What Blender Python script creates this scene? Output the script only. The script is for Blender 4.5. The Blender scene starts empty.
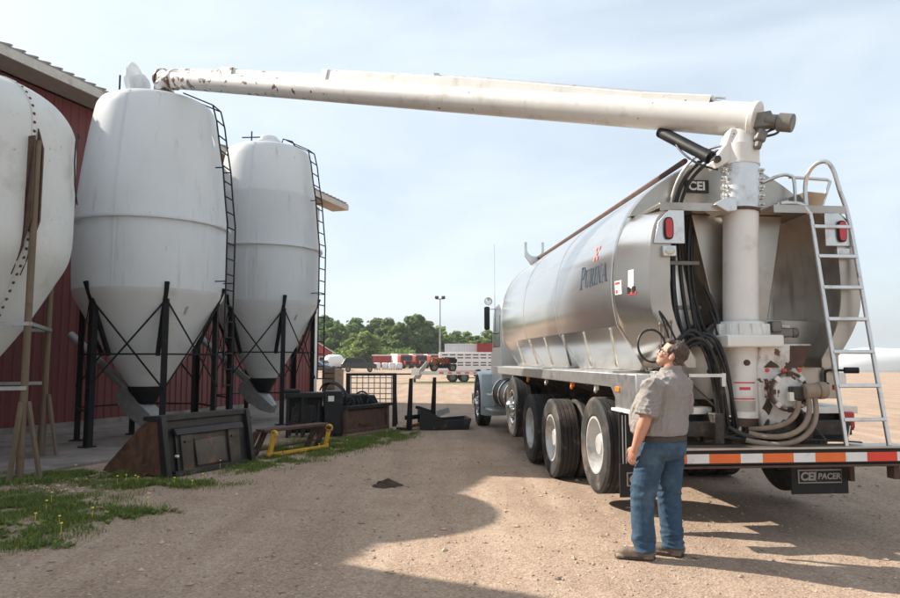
import bpy, bmesh, math, random
import numpy as np
from mathutils import Vector, Matrix, noise as mnoise

R = math.radians
PI = math.pi
rnd = random.Random(7)
scene = bpy.context.scene
COL = scene.collection

# ------------------------------------------------------------------ camera
cam_d = bpy.data.cameras.new("camera")
cam_d.lens = 28.0
cam_d.sensor_width = 36.0
cam_d.clip_start = 0.05
cam_d.clip_end = 3000
cam = bpy.data.objects.new("camera", cam_d)
cam.location = (0, 0, 1.57)
cam.rotation_euler = (R(90 + 4.98), 0, 0)
COL.objects.link(cam)
scene.camera = cam

# ------------------------------------------------------------------ sky, sun, exposure
SUN_EL = R(38.0)
SUN_AZ = R(-69.0)                     # clockwise from +Y
world = bpy.data.worlds.new("World")
scene.world = world
world.use_nodes = True
wn, wl = world.node_tree.nodes, world.node_tree.links
wn.clear()
wo = wn.new("ShaderNodeOutputWorld")
bg = wn.new("ShaderNodeBackground")
sky = wn.new("ShaderNodeTexSky")
sky.sky_type = 'NISHITA'
sky.sun_disc = False
sky.sun_elevation = SUN_EL
sky.sun_rotation = SUN_AZ
sky.altitude = 200
sky.air_density = 1.0
sky.dust_density = 3.0
sky.ozone_density = 1.4
# thin high veil of cloud, the same all over the dome
tc = wn.new("ShaderNodeTexCoord")
mp = wn.new("ShaderNodeMapping")
mp.inputs['Scale'].default_value = (1.3, 1.3, 4.5)
mp.inputs['Rotation'].default_value = (0.1, 0.15, 0.4)
n1 = wn.new("ShaderNodeTexNoise")
n1.inputs['Scale'].default_value = 1.6
n1.inputs['Detail'].default_value = 5
n1.inputs['Roughness'].default_value = 0.55
n1.inputs['Distortion'].default_value = 0.5
rp = wn.new("ShaderNodeValToRGB")
rp.color_ramp.elements[0].position = 0.36
rp.color_ramp.elements[0].color = (0.52, 0.52, 0.52, 1)
rp.color_ramp.elements[1].position = 0.72
rp.color_ramp.elements[1].color = (0.80, 0.80, 0.80, 1)
mx = wn.new("ShaderNodeMixRGB")
mx.inputs['Color2'].default_value = (6.6, 7.35, 7.9, 1)
wl.new(tc.outputs['Generated'], mp.inputs['Vector'])
wl.new(mp.outputs['Vector'], n1.inputs['Vector'])
wl.new(n1.outputs['Fac'], rp.inputs['Fac'])
wl.new(rp.outputs['Color'], mx.inputs['Fac'])
wl.new(sky.outputs['Color'], mx.inputs['Color1'])
wl.new(mx.outputs['Color'], bg.inputs['Color'])
bg.inputs['Strength'].default_value = 0.092
wl.new(bg.outputs['Background'], wo.inputs['Surface'])

sun_d = bpy.data.lights.new("sun", 'SUN')
sun_d.energy = 4.9
sun_d.angle = R(0.55)
sun_d.color = (1.0, 0.93, 0.82)
sun = bpy.data.objects.new("sun", sun_d)
sd = Vector((math.cos(SUN_EL) * math.sin(SUN_AZ), math.cos(SUN_EL) * math.cos(SUN_AZ), math.sin(SUN_EL)))
sun.rotation_euler = sd.to_track_quat('Z', 'Y').to_euler()
sun.location = (-40, 15, 40)
COL.objects.link(sun)

scene.view_settings.view_transform = 'Standard'
scene.view_settings.look = 'None'
scene.view_settings.exposure = 0.74
scene.view_settings.gamma = 1.0
scene.view_settings.use_curve_mapping = False
scene.render.engine = 'CYCLES'
scene.cycles.max_bounces = 7
scene.cycles.diffuse_bounces = 4
scene.cycles.glossy_bounces = 4
scene.cycles.transmission_bounces = 5

# ------------------------------------------------------------------ helpers
class MB:
    def __init__(self):
        self.v, self.f, self.m = [], [], []
        self.T = Matrix.Identity(4)

    def add(self, verts, faces, mi=0):
        o = len(self.v)
        self.v += [tuple(self.T @ Vector(p)) for p in verts]
        for f in faces:
            self.f.append(tuple(i + o for i in f))
            self.m.append(mi)

    def box(self, c, s, rot=None, mi=0, taper=None):
        x, y, z = s[0] / 2, s[1] / 2, s[2] / 2
        tx, ty = taper if taper else (1, 1)
        p = [(-x, -y, -z), (x, -y, -z), (x, y, -z), (-x, y, -z),
             (-x * tx, -y * ty, z), (x * tx, -y * ty, z), (x * tx, y * ty, z), (-x * tx, y * ty, z)]
        M_ = Matrix.Translation(c)
        if rot is not None:
            M_ = M_ @ (rot if isinstance(rot, Matrix) else Matrix.Rotation(rot, 4, 'Z'))
        self.add([tuple(M_ @ Vector(q)) for q in p],
                 [(3, 2, 1, 0), (4, 5, 6, 7), (0, 1, 5, 4), (1, 2, 6, 5), (2, 3, 7, 6), (3, 0, 4, 7)], mi)

    def bx(self, x0, x1, y0, y1, z0, z1, mi=0):
        self.box(((x0 + x1) / 2, (y0 + y1) / 2, (z0 + z1) / 2), (x1 - x0, y1 - y0, z1 - z0), None, mi)

    def bar(self, a, b, w, h=None, up=(0, 0, 1), mi=0):
        """square bar from a to b"""
        a, b = Vector(a), Vector(b)
        h = h or w
        d = (b - a)
        L = d.length
        d.normalize()
        u = Vector(up)
        if abs(d.dot(u)) > .98:
            u = Vector((0, 1, 0))
        s = d.cross(u).normalized()
        u = s.cross(d).normalized()
        M_ = Matrix((s, d, u)).transposed().to_4x4()
        M_.translation = (a + b) / 2
        self.box((0, 0, 0), (1, 1, 1), None, mi) if False else None
        x, y, z = w / 2, L / 2, h / 2
        p = [(-x, -y, -z), (x, -y, -z), (x, y, -z), (-x, y, -z), (-x, -y, z), (x, -y, z), (x, y, z), (-x, y, z)]
        self.add([tuple(M_ @ Vector(q)) for q in p],
                 [(3, 2, 1, 0), (4, 5, 6, 7), (0, 1, 5, 4), (1, 2, 6, 5), (2, 3, 7, 6), (3, 0, 4, 7)], mi)

    def tube(self, pts, r, n=10, mi=0, caps=True, radii=None):
        pts = [Vector(p) for p in pts]
        N = len(pts)
        t0 = (pts[1] - pts[0]).normalized()
        ref = Vector((0, 0, 1)) if abs(t0.z) < .9 else Vector((1, 0, 0))
        u = t0.cross(ref).normalized()
        vs, fs = [], []
        prev = t0
        for i, p in enumerate(pts):
            t = ((pts[min(i + 1, N - 1)] - pts[max(i - 1, 0)])).normalized()
            q = prev.rotation_difference(t)
            u = (q @ u)
            u = (u - t * u.dot(t)).normalized()
            w = t.cross(u)
            prev = t
            rr = radii[i] if radii else r
            for k in range(n):
                a = 2 * PI * k / n
                vs.append(tuple(p + (u * math.cos(a) + w * math.sin(a)) * rr))
        for i in range(N - 1):
            for k in range(n):
                k2 = (k + 1) % n
                fs.append((i * n + k, i * n + k2, (i + 1) * n + k2, (i + 1) * n + k))
        if caps:
            fs.append(tuple(reversed(range(n))))
            fs.append(tuple((N - 1) * n + k for k in range(n)))
        self.add(vs, fs, mi)

    def cyl(self, a, b, r, r2=None, n=16, mi=0, caps=True):
        self.tube([a, b], r, n, mi, caps, [r, r if r2 is None else r2])

    def lathe(self, prof, n=32, c=(0, 0, 0), axis='Z', mi=0, arc=None):
        """prof: (r, h) list"""
        vs, fs = [], []
        N = len(prof)
        for (r, h) in prof:
            for k in range(n):
                a = 2 * PI * k / n
                x, y = r * math.cos(a), r * math.sin(a)
                if axis == 'Z':
                    q = (x, y, h)
                elif axis == 'X':
                    q = (h, x, y)
                else:
                    q = (y, h, x)
                vs.append((q[0] + c[0], q[1] + c[1], q[2] + c[2]))
        for i in range(N - 1):
            for k in range(n):
                k2 = (k + 1) % n
                fs.append((i * n + k, i * n + k2, (i + 1) * n + k2, (i + 1) * n + k))
        self.add(vs, fs, mi)

    def prism(self, poly, a0, a1, axis='Y', mi=0):
        """poly 2D; axis 'Y': (x,z) extruded along y; 'X': (y,z) along x; 'Z': (x,y) along z"""
        n = len(poly)
        def P(q, a):
            if axis == 'Y': return (q[0], a, q[1])
            if axis == 'X': return (a, q[0], q[1])
            return (q[0], q[1], a)
        vs = [P(q, a0) for q in poly] + [P(q, a1) for q in poly]
        fs = [tuple(range(n)), tuple(reversed(range(n, 2 * n)))]
        for i in range(n):
            j = (i + 1) % n
            fs.append((i, i + n, j + n, j))
        self.add(vs, fs, mi)

    def ell(self, c, r, n=12, m=8, rot=None, mi=0):
        vs, fs = [], []
        Mr = rot if rot is not None else Matrix.Identity(4)
        for i in range(1, m):
            t = PI * i / m
            for k in range(n):
                a = 2 * PI * k / n
                q = Mr @ Vector((r[0] * math.sin(t) * math.cos(a), r[1] * math.sin(t) * math.sin(a), r[2] * math.cos(t)))
                vs.append((q.x + c[0], q.y + c[1], q.z + c[2]))
        top = Mr @ Vector((0, 0, r[2])); bot = Mr @ Vector((0, 0, -r[2]))
        vs += [(top.x + c[0], top.y + c[1], top.z + c[2]), (bot.x + c[0], bot.y + c[1], bot.z + c[2])]
        T_, B_ = len(vs) - 2, len(vs) - 1
        for i in range(m - 2):
            for k in range(n):
                k2 = (k + 1) % n
                fs.append((i * n + k, (i + 1) * n + k, (i + 1) * n + k2, i * n + k2))
        for k in range(n):
            k2 = (k + 1) % n
            fs.append((T_, k, k2))
            fs.append((B_, (m - 2) * n + k2, (m - 2) * n + k))
        self.add(vs, fs, mi)

    def loft(self, rings, closed=True, caps=True, mi=0):
        n = len(rings[0])
        vs = [p for r in rings for p in r]
        fs = []
        K = n if closed else n - 1
        for i in range(len(rings) - 1):
            for k in range(K):
                k2 = (k + 1) % n
                fs.append((i * n + k, i * n + k2, (i + 1) * n + k2, (i + 1) * n + k))
        if caps and closed:
            fs.append(tuple(reversed(range(n))))
            fs.append(tuple((len(rings) - 1) * n + k for k in range(n)))
        self.add(vs, fs, mi)

    def mesh(self, name, mats, smooth=35, fixn=True):
        me = bpy.data.meshes.new(name)
        me.from_pydata(self.v, [], self.f)
        if not isinstance(mats, (list, tuple)):
            mats = [mats]
        for m in mats:
            me.materials.append(m)
        if len(mats) > 1:
            me.polygons.foreach_set('material_index', self.m)
        if fixn:
            bm = bmesh.new(); bm.from_mesh(me)
            bmesh.ops.recalc_face_normals(bm, faces=bm.faces)
            bm.to_mesh(me); bm.free()
        if smooth:
            me.polygons.foreach_set('use_smooth', [True] * len(me.polygons))
            me.set_sharp_from_angle(angle=R(smooth))
        me.update()
        return me

    def build(self, name, mats, parent=None, smooth=35, bevel=0, fixn=True):
        o = bpy.data.objects.new(name, self.mesh(name, mats, smooth, fixn))
        COL.objects.link(o)
        if parent is not None:
            o.parent = parent
        if bevel:
            b = o.modifiers.new("bevel", 'BEVEL')
            b.width = bevel; b.segments = 2; b.limit_method = 'ANGLE'; b.angle_limit = R(40)
        return o


def tag(o, label, cat, group=None):
    o["label"] = label
    o["category"] = cat
    if group:
        o["group"] = group
    return o

def thing(name, label, cat, loc=(0, 0, 0), rz=0, group=None):
    o = bpy.data.objects.new(name, None)
    o.empty_display_size = .2
    o.location = loc
    o.rotation_euler = (0, 0, rz)
    COL.objects.link(o)
    return tag(o, label, cat, group)

def link_copy(me, name, parent, loc=(0, 0, 0), rot=(0, 0, 0), scale=(1, 1, 1)):
    o = bpy.data.objects.new(name, me)
    o.location, o.rotation_euler, o.scale = loc, rot, scale
    COL.objects.link(o)
    if parent is not None:
        o.parent = parent
    return o

def structure(o):
    o["kind"] = "structure"
    return o

def hexc(h):
    return tuple(int(h[i:i + 2], 16) / 255 for i in (0, 2, 4))

# ------------------------------------------------------------------ materials
def M(name, col, rough=.6, metal=0.0, var=.12, scale=6, bump=0.0, bscale=40, spots=None, spec=.5,
      coat=0, stretch=(1, 1, 1), rvar=.1, translucent=0, det=4):
    m = bpy.data.materials.new(name)
    m.use_nodes = True
    nt = m.node_tree
    N, L = nt.nodes, nt.links
    bs = N['Principled BSDF']
    bs.inputs['Metallic'].default_value = metal
    bs.inputs['Specular IOR Level'].default_value = spec
    if coat:
        bs.inputs['Coat Weight'].default_value = coat
        bs.inputs['Coat Roughness'].default_value = .15
    tcn = N.new('ShaderNodeTexCoord')
    mpn = N.new('ShaderNodeMapping')
    mpn.inputs['Scale'].default_value = stretch
    L.new(tcn.outputs['Object'], mpn.inputs['Vector'])
    nz = N.new('ShaderNodeTexNoise')
    nz.inputs['Scale'].default_value = scale
    nz.inputs['Detail'].default_value = det
    L.new(mpn.outputs['Vector'], nz.inputs['Vector'])
    cr = N.new('ShaderNodeValToRGB')
    cr.color_ramp.elements[0].position = .3
    cr.color_ramp.elements[1].position = .7
    cr.color_ramp.elements[0].color = (*[c * (1 - var) for c in col], 1)
    cr.color_ramp.elements[1].color = (*[min(1, c * (1 + var)) for c in col], 1)
    L.new(nz.outputs['Fac'], cr.inputs['Fac'])
    out = cr.outputs['Color']
    rr = N.new('ShaderNodeMapRange')
    rr.inputs['To Min'].default_value = max(.02, rough - rvar)
    rr.inputs['To Max'].default_value = min(1, rough + rvar)
    L.new(nz.outputs['Fac'], rr.inputs['Value'])
    rout = rr.outputs['Result']
    for sp in (spots or []):
        c2, sc, th, wd = sp[0], sp[1], sp[2], sp[3]
        n2 = N.new('ShaderNodeTexNoise')
        n2.inputs['Scale'].default_value = sc
        n2.inputs['Detail'].default_value = 5
        n2.inputs['Roughness'].default_value = .6
        if len(sp) > 4:
            mp2 = N.new('ShaderNodeMapping')
            mp2.inputs['Scale'].default_value = sp[4]
            L.new(tcn.outputs['Object'], mp2.inputs['Vector'])
            L.new(mp2.outputs['Vector'], n2.inputs['Vector'])
        else:
            L.new(tcn.outputs['Object'], n2.inputs['Vector'])
        ms = N.new('ShaderNodeMapRange')
        ms.inputs['From Min'].default_value = th
        ms.inputs['From Max'].default_value = th + wd
        L.new(n2.outputs['Fac'], ms.inputs['Value'])
        mxn = N.new('ShaderNodeMixRGB')
        mxn.inputs['Color2'].default_value = (*c2, 1)
        L.new(ms.outputs['Result'], mxn.inputs['Fac'])
        L.new(out, mxn.inputs['Color1'])
        out = mxn.outputs['Color']
    L.new(out, bs.inputs['Base Color'])
    L.new(rout, bs.inputs['Roughness'])
    if bump:
        nb = N.new('ShaderNodeTexNoise')
        nb.inputs['Scale'].default_value = bscale
        nb.inputs['Detail'].default_value = 3
        L.new(mpn.outputs['Vector'], nb.inputs['Vector'])
        bp = N.new('ShaderNodeBump')
        bp.inputs['Strength'].default_value = bump
        bp.inputs['Distance'].default_value = .02
        L.new(nb.outputs['Fac'], bp.inputs['Height'])
        L.new(bp.outputs['Normal'], bs.inputs['Normal'])
    if translucent:
        tr = N.new('ShaderNodeBsdfTranslucent')
        L.new(out, tr.inputs['Color'])
        ms = N.new('ShaderNodeMixShader')
        ms.inputs['Fac'].default_value = translucent
        L.new(bs.outputs['BSDF'], ms.inputs[1])
        L.new(tr.outputs['BSDF'], ms.inputs[2])
        L.new(ms.outputs['Shader'], N['Material Output'].inputs['Surface'])
    return m

RUST = (.13, .055, .03)
DUST = (.30, .23, .17)
MT = dict(
    steel=M('stainless_steel', (.76, .735, .70), .185, .93, .05, 2.5, .02, 2, stretch=(1, .25, 1), rvar=.04,
            spots=[((.55, .52, .475), 1.4, .52, .25, (1, .3, 2.5)), ((.42, .38, .33), 9, .62, .2, (1, 3, .12))]),
    steel_dull=M('dull_stainless', (.44, .405, .36), .36, .92, .12, 3, .03, 8, rvar=.1,
                 spots=[((.27, .22, .17), 2.2, .5, .3)]),
    steel_dark=M('recess_shade_stainless', (.27, .235, .20), .45, .8, .2, 3, .04, 8, rvar=.1,  # stainless darkened in its base colour to paint the shade inside the rear recess
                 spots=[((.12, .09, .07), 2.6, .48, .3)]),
    alu=M('aluminium', (.66, .66, .65), .36, .9, .08, 9, .05, 30, spots=[((.42, .39, .35), 5, .55, .2)]),
    alu_tube=M('aluminium_tube', (.66, .655, .64), .33, .9, .06, 12, spots=[((.42, .38, .33), 9, .56, .15)]),
    white=M('white_enamel', (.74, .72, .68), .38, 0, .04, 4, .04, 15, spots=[((.55, .50, .43), 3.5, .56, .18), (RUST, 9, .705, .03)], coat=.15),
    white_clean=M('white_paint', (.76, .75, .72), .4, 0, .04, 4, spots=[((.50, .45, .38), 4, .62, .2)]),
    white_worn=M('worn_white_enamel', (.70, .67, .62), .45, 0, .06, 5, .08, 20,
                 spots=[((.42, .36, .29), 5, .52, .15), (RUST, 7, .575, .025)]),
    rubber=M('tyre_rubber', (.035, .034, .033), .78, 0, .2, 8, .15, 60, spots=[((.15, .115, .09), 3, .46, .3), ((.20, .155, .12), 8, .58, .2)], spec=.3),
    rim=M('white_rim', (.56, .555, .54), .4, .25, .06, 10, spots=[((.33, .28, .23), 6, .52, .2)]),
    chrome=M('polished_metal', (.72, .72, .72), .16, 1, .05, 8),
    black=M('black_paint', (.012, .012, .013), .5, 0, .25, 7, .05, 40, spots=[((.055, .043, .034), 5, .58, .25)], spec=.35),
    frame_black=M('black_frame_steel', (.010, .010, .011), .72, 0, .3, 9, .05, 40, spots=[((.05, .03, .02), 6, .62, .2)], spec=.25),
    black_flap=M('black_rubber_flap', (.016, .016, .017), .6, 0, .2, 9, .08, 30, spots=[((.11, .09, .07), 4, .60, .25)]),
    hose=M('black_hose', (.016, .016, .017), .5, 0, .2, 20, spots=[((.10, .08, .06), 9, .58, .2)]),
    hose_tan=M('dusty_hose', (.26, .20, .15), .7, 0, .2, 12),
    grime=M('greasy_steel', (.055, .045, .038), .6, .3, .4, 12, .2, 40, spots=[((.14, .09, .06), 8, .55, .2)]),
    greybox=M('grey_cast_metal', (.20, .185, .165), .55, .4, .2, 14, .15, 40),
    rust=M('rusty_steel', (.115, .05, .028), .85, .1, .35, 7, .3, 30, spots=[((.05, .025, .017), 4, .5, .2), ((.20, .085, .04), 9, .6, .15)]),
    rust_brown=M('brown_rusted_paint', (.10, .055, .04), .8, .1, .3, 8, .2, 30),
    bucket_black=M('worn_black_steel', (.011, .011, .012), .55, .1, .3, 6, .12, 25, spots=[((.05, .036, .028), 3.2, .57, .15), ((.15, .065, .035), 6, .66, .06)]),
    bucket_plate=M('scuffed_steel_plate', (.055, .048, .043), .45, .45, .35, 5, .12, 20, spots=[((.15, .075, .045), 4, .56, .12)]),
    yellow=M('yellow_paint', (.60, .33, .03), .5, 0, .12, 9, .05, 30, spots=[(RUST, 8, .60, .05)]),
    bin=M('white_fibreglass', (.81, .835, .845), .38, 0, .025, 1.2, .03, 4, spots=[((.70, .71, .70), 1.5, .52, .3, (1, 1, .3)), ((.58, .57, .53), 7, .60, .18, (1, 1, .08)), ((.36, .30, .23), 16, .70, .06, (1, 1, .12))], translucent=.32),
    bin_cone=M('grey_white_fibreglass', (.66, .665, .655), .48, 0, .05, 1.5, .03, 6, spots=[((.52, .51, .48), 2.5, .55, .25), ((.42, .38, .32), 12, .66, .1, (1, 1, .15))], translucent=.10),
    bin_old=M('old_white_fibreglass', (.78, .79, .765), .5, 0, .04, 1.3, .04, 5, spots=[((.58, .57, .50), 2, .54, .25), ((.40, .39, .33), 9, .66, .06)], translucent=.25),
    feed=M('feed', (.13, .115, .10), .95, 0, .2, 12),
    barn_red=M('red_barn_steel', (.145, .024, .021), .5, 0, .14, 2, .04, 10, stretch=(1, 1, .25), spots=[((.085, .026, .022), 3, .55, .3, (1, 1, .15))]),
    trim=M('white_trim', (.66, .65, .62), .55, 0, .05, 5),
    fascia=M('weathered_fascia', (.50, .47, .42), .65, 0, .1, 6, spots=[((.30, .25, .20), 4, .55, .2)]),
    soffit=M('soffit', (.40, .36, .31), .75, 0, .1, 5),
    roof=M('roof_steel', (.25, .22, .20), .45, .3, .1, 3),
    concrete=M('concrete', (.24, .21, .185), .92, 0, .2, 2.5, .3, 25, spots=[((.12, .10, .085), 1.1, .50, .2), ((.30, .27, .24), 5, .58, .12)]),
    post=M('weathered_post', (.155, .112, .07), .8, 0, .2, 10, .15, 30, stretch=(1, 1, .15), spots=[((.13, .08, .05), 6, .55, .2)]),
    galv=M('galvanised', (.34, .34, .33), .5, .5, .15, 9, .06, 30),
    denim=M('denim', (.032, .070, .118), .9, 0, .2, 30, .2, 240, spots=[((.095, .15, .20), 4, .50, .22), ((.06, .075, .09), 2.5, .55, .2)]),
    shirt=M('grey_shirt', (.275, .245, .225), .85, 0, .06, 14, .10, 260),
    skin=M('skin', (.56, .28, .19), .55, 0, .10, 18, .04, 120),
    hair=M('brown_hair', (.085, .055, .040), .6, 0, .4, 60, .5, 150, stretch=(1, 1, .4)),
    leather=M('brown_leather', (.05, .033, .024), .55, 0, .25, 14, .1, 60),
    boots=M('dusty_boots', (.21, .155, .115), .8, 0, .3, 14, .15, 60),
    trunk=M('bark', (.10, .075, .055), .9, 0, .25, 4, .3, 10),
    red=M('red_paint', (.30, .035, .03), .5, 0, .2, 1.5, spots=[((.25, .04, .03), 2, .6, .2)]),
    orange=M('orange_paint', (.42, .17, .04), .5, 0, .15, 5),
    car_dark=M('dark_car_paint', (.018, .02, .024), .3, 0, .1, 5, coat=.6),
    car_blue=M('blue_car_paint', (.02, .03, .055), .3, 0, .1, 5, coat=.6),
    cabpaint=M('pale_blue_cab_paint', (.42, .50, .51), .35, 0, .05, 5, coat=.4, spots=[(DUST, 4, .60, .2)]),
    cabwhite=M('white_cab_paint', (.72, .73, .70), .35, 0, .04, 5, coat=.4),
    glass=M('dark_glass', (.02, .025, .03), .08, 0, .05, 5),
    tape_white=M('reflective_white', (.78, .76, .72), .4, 0, .05, 8, spots=[((.42, .34, .27), 9, .60, .15)]),
    tape_red=M('reflective_orange', (.82, .16, .03), .4, 0, .06, 8, spots=[((.45, .13, .06), 9, .62, .15)]),
    tape_red2=M('reflective_red', (.78, .055, .03), .4, 0, .06, 8),
    lens_red=M('red_lens', (.50, .015, .02), .18, 0, .1, 20, coat=.5),
    lens_clear=M('clear_lens', (.62, .60, .55), .12, .3, .1, 20, coat=.5),
    amber=M('amber_lens', (.75, .22, .03), .25, 0, .1, 20, coat=.5),
    sticker=M('white_sticker', (.78, .76, .72), .5, 0, .03, 6),
    red_print=M('red_print', (.70, .06, .05), .5, 0, .03, 6),
    faded_red=M('faded_red_print', (.62, .20, .17), .5, 0, .1, 6),
    navy_print=M('navy_print', (.022, .055, .085), .5, 0, .08, 6),
    blue_print=M('blue_print', (.04, .07, .30), .5, 0, .03, 6),
    yellow_print=M('yellow_print', (.85, .70, .08), .5, 0, .03, 6),
    black_print=M('black_print', (.012, .012, .013), .5, 0, .03, 6),
    plate=M('pale_plate', (.45, .42, .37), .5, .2, .1, 20),
    grassmat=None, plastic=M('white_plastic_cover', (.80, .80, .78), .5, 0, .04, .4, .05, 3),
    tote=M('white_tote', (.72, .72, .70), .6, 0, .06, 3),
    tarp=M('pale_container_paint', (.62, .66, .69), .5, 0, .05, 2),
    wood=M('weathered_wood', (.22, .16, .11), .85, 0, .2, 6, .2, 20, stretch=(1, .2, 1)),
    stone=M('pebble', (.50, .39, .31), .9, 0, .45, 60),
    dirtpile=M('dark_dirt', (.055, .035, .024), .95, 0, .35, 30, .5, 60),
    sign=M('sign_white', (.72, .72, .70), .5, 0, .04, 10),
)

def leaf_mat(name, c, trans=.35):
    m = bpy.data.materials.new(name); m.use_nodes = True
    N, L = m.node_tree.nodes, m.node_tree.links
    bs = N['Principled BSDF']
    g = N.new('ShaderNodeNewGeometry')
    cr = N.new('ShaderNodeValToRGB')
    cr.color_ramp.elements[0].color = (c[0] * .55, c[1] * .6, c[2] * .6, 1)
    cr.color_ramp.elements[1].color = (c[0] * 1.5, c[1] * 1.35, c[2] * 1.2, 1)
    L.new(g.outputs['Random Per Island'], cr.inputs['Fac'])
    L.new(cr.outputs['Color'], bs.inputs['Base Color'])
    bs.inputs['Roughness'].default_value = .6
    tr = N.new('ShaderNodeBsdfTranslucent')
    L.new(cr.outputs['Color'], tr.inputs['Color'])
    ms = N.new('ShaderNodeMixShader'); ms.inputs['Fac'].default_value = trans
    L.new(bs.outputs['BSDF'], ms.inputs[1]); L.new(tr.outputs['BSDF'], ms.inputs[2])
    L.new(ms.outputs['Shader'], N['Material Output'].inputs['Surface'])
    return m

MT['grassmat'] = leaf_mat('grass_blade', (.15, .20, .035), .35)
_cr = [n for n in MT['grassmat'].node_tree.nodes if n.type == 'VALTORGB'][0].color_ramp
_cr.elements[0].color = (.05, .10, .018, 1)
_cr.elements[1].color = (.42, .33, .16, 1)
for _p, _c in ((.35, (.11, .175, .03, 1)), (.7, (.19, .25, .045, 1)), (.88, (.26, .27, .07, 1))):
    _e = _cr.elements.new(_p); _e.color = _c
LEAF = [leaf_mat('leaf_mid', (.155, .25, .06), .6), leaf_mat('leaf_pale', (.20, .28, .07), .6), leaf_mat('leaf_dark', (.125, .205, .06), .6)]

# ------------------------------------------------------------------ ground
def ground_mat():
    m = bpy.data.materials.new('gravel_yard'); m.use_nodes = True
    N, L = m.node_tree.nodes, m.node_tree.links
    bs = N['Principled BSDF']
    bs.inputs['Roughness'].default_value = .95
    bs.inputs['Specular IOR Level'].default_value = .2
    tcn = N.new('ShaderNodeTexCoord')
    def nz(s, d=4, r=.55):
        n = N.new('ShaderNodeTexNoise'); n.inputs['Scale'].default_value = s
        n.inputs['Detail'].default_value = d; n.inputs['Roughness'].default_value = r
        L.new(tcn.outputs['Object'], n.inputs['Vector']); return n
    def mix(fac, a, b, t='MIX'):
        x = N.new('ShaderNodeMixRGB'); x.blend_type = t
        for s, k in ((fac, 'Fac'), (a, 'Color1'), (b, 'Color2')):
            if isinstance(s, (int, float)): x.inputs[k].default_value = s
            elif isinstance(s, tuple): x.inputs[k].default_value = (*s, 1)
            else: L.new(s, x.inputs[k])
        return x.outputs['Color']
    def rng(s, a, b):
        r = N.new('ShaderNodeMapRange'); r.inputs['From Min'].default_value = a; r.inputs['From Max'].default_value = b
        L.new(s, r.inputs['Value']); return r.outputs['Result']
    big = nz(.22, 3)
    mid = nz(1.7, 5)
    fine = nz(26, 6, .7)
    grit = nz(120, 4, .7)
    c = mix(rng(big.outputs['Fac'], .35, .65), (.46, .325, .232), (.56, .415, .305))
    c = mix(rng(mid.outputs['Fac'], .40, .72), c, (.36, .25, .175))
    mp9 = N.new('ShaderNodeMapping'); mp9.inputs['Rotation'].default_value = (0, 0, R(-8)); mp9.inputs['Scale'].default_value = (2.2, .22, 1)
    L.new(tcn.outputs['Object'], mp9.inputs['Vector'])
    trk = nz(1.0, 5, .6); L.new(mp9.outputs['Vector'], trk.inputs['Vector'])
    c = mix(rng(trk.outputs['Fac'], .50, .66), c, (.30, .205, .145))
    trl = rng(trk.outputs['Fac'], .47, .33)
    c = mix(trl, c, (.60, .465, .355))
    pat = nz(.75, 6, .65)
    c = mix(rng(pat.outputs['Fac'], .55, .68), c, (.25, .168, .115))
    c = mix(rng(fine.outputs['Fac'], .35, .75), mix(.5, c, (.22, .155, .115)), c)
    v = N.new('ShaderNodeTexVoronoi'); v.inputs['Scale'].default_value = 55
    L.new(tcn.outputs['Object'], v.inputs['Vector'])
    bw = N.new('ShaderNodeRGBToBW'); L.new(v.outputs['Color'], bw.inputs['Color'])
    peb = mix(rng(bw.outputs['Val'], .2, .8), (.25, .165, .115), (.68, .545, .43))
    c = mix(mix(.42, 0.0, rng(grit.outputs['Fac'], .3, .7)) if False else .36, c, peb)
    c = mix(rng(grit.outputs['Fac'], .35, .7), mix(.38, c, (.20, .135, .095)), c)
    L.new(c, bs.inputs['Base Color'])
    ad = N.new('ShaderNodeMath'); ad.operation = 'ADD'
    L.new(v.outputs['Distance'], ad.inputs[0]); L.new(fine.outputs['Fac'], ad.inputs[1])
    ad2 = N.new('ShaderNodeMath'); ad2.operation = 'ADD'
    L.new(ad.outputs[0], ad2.inputs[0]); L.new(grit.outputs['Fac'], ad2.inputs[1])
    bp = N.new('ShaderNodeBump'); bp.inputs['Strength'].default_value = .55; bp.inputs['Distance'].default_value = .012
    L.new(ad2.outputs[0], bp.inputs['Height'])
    bp2 = N.new('ShaderNodeBump'); bp2.inputs['Strength'].default_value = .35; bp2.inputs['Distance'].default_value = .10
    L.new(mid.outputs['Fac'], bp2.inputs['Height']); L.new(bp.outputs['Normal'], bp2.inputs['Normal'])
    L.new(bp2.outputs['Normal'], bs.inputs['Normal'])
    return m

def gz(x, y):
    """small height variation of the yard"""
    d = math.hypot(x, y)
    k = max(0, min(1, (26 - d) / 10))
    return k * (.012 * mnoise.noise(Vector((x * .9, y * .9, 0))) + .007 * mnoise.noise(Vector((x * 3.1, y * 3.1, 4))) - .006)

def build_ground():
    a = np.concatenate([-np.geomspace(26, 900, 22)[::-1], np.linspace(-25, 25, 201)[1:-1], np.geomspace(26, 900, 22)])
    ys = np.concatenate([-np.geomspace(8, 900, 18)[::-1], np.linspace(-6, 28, 150), np.geomspace(29, 1500, 26)])
    nx, ny = len(a), len(ys)
    vs = [(float(x), float(y), gz(x, y)) for y in ys for x in a]
    fs = [(j * nx + i, j * nx + i + 1, (j + 1) * nx + i + 1, (j + 1) * nx + i) for j in range(ny - 1) for i in range(nx - 1)]
    mb = MB(); mb.v, mb.f, mb.m = vs, fs, [0] * len(fs)
    return structure(mb.build('ground', ground_mat(), smooth=60, fixn=False))
build_ground()

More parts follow.
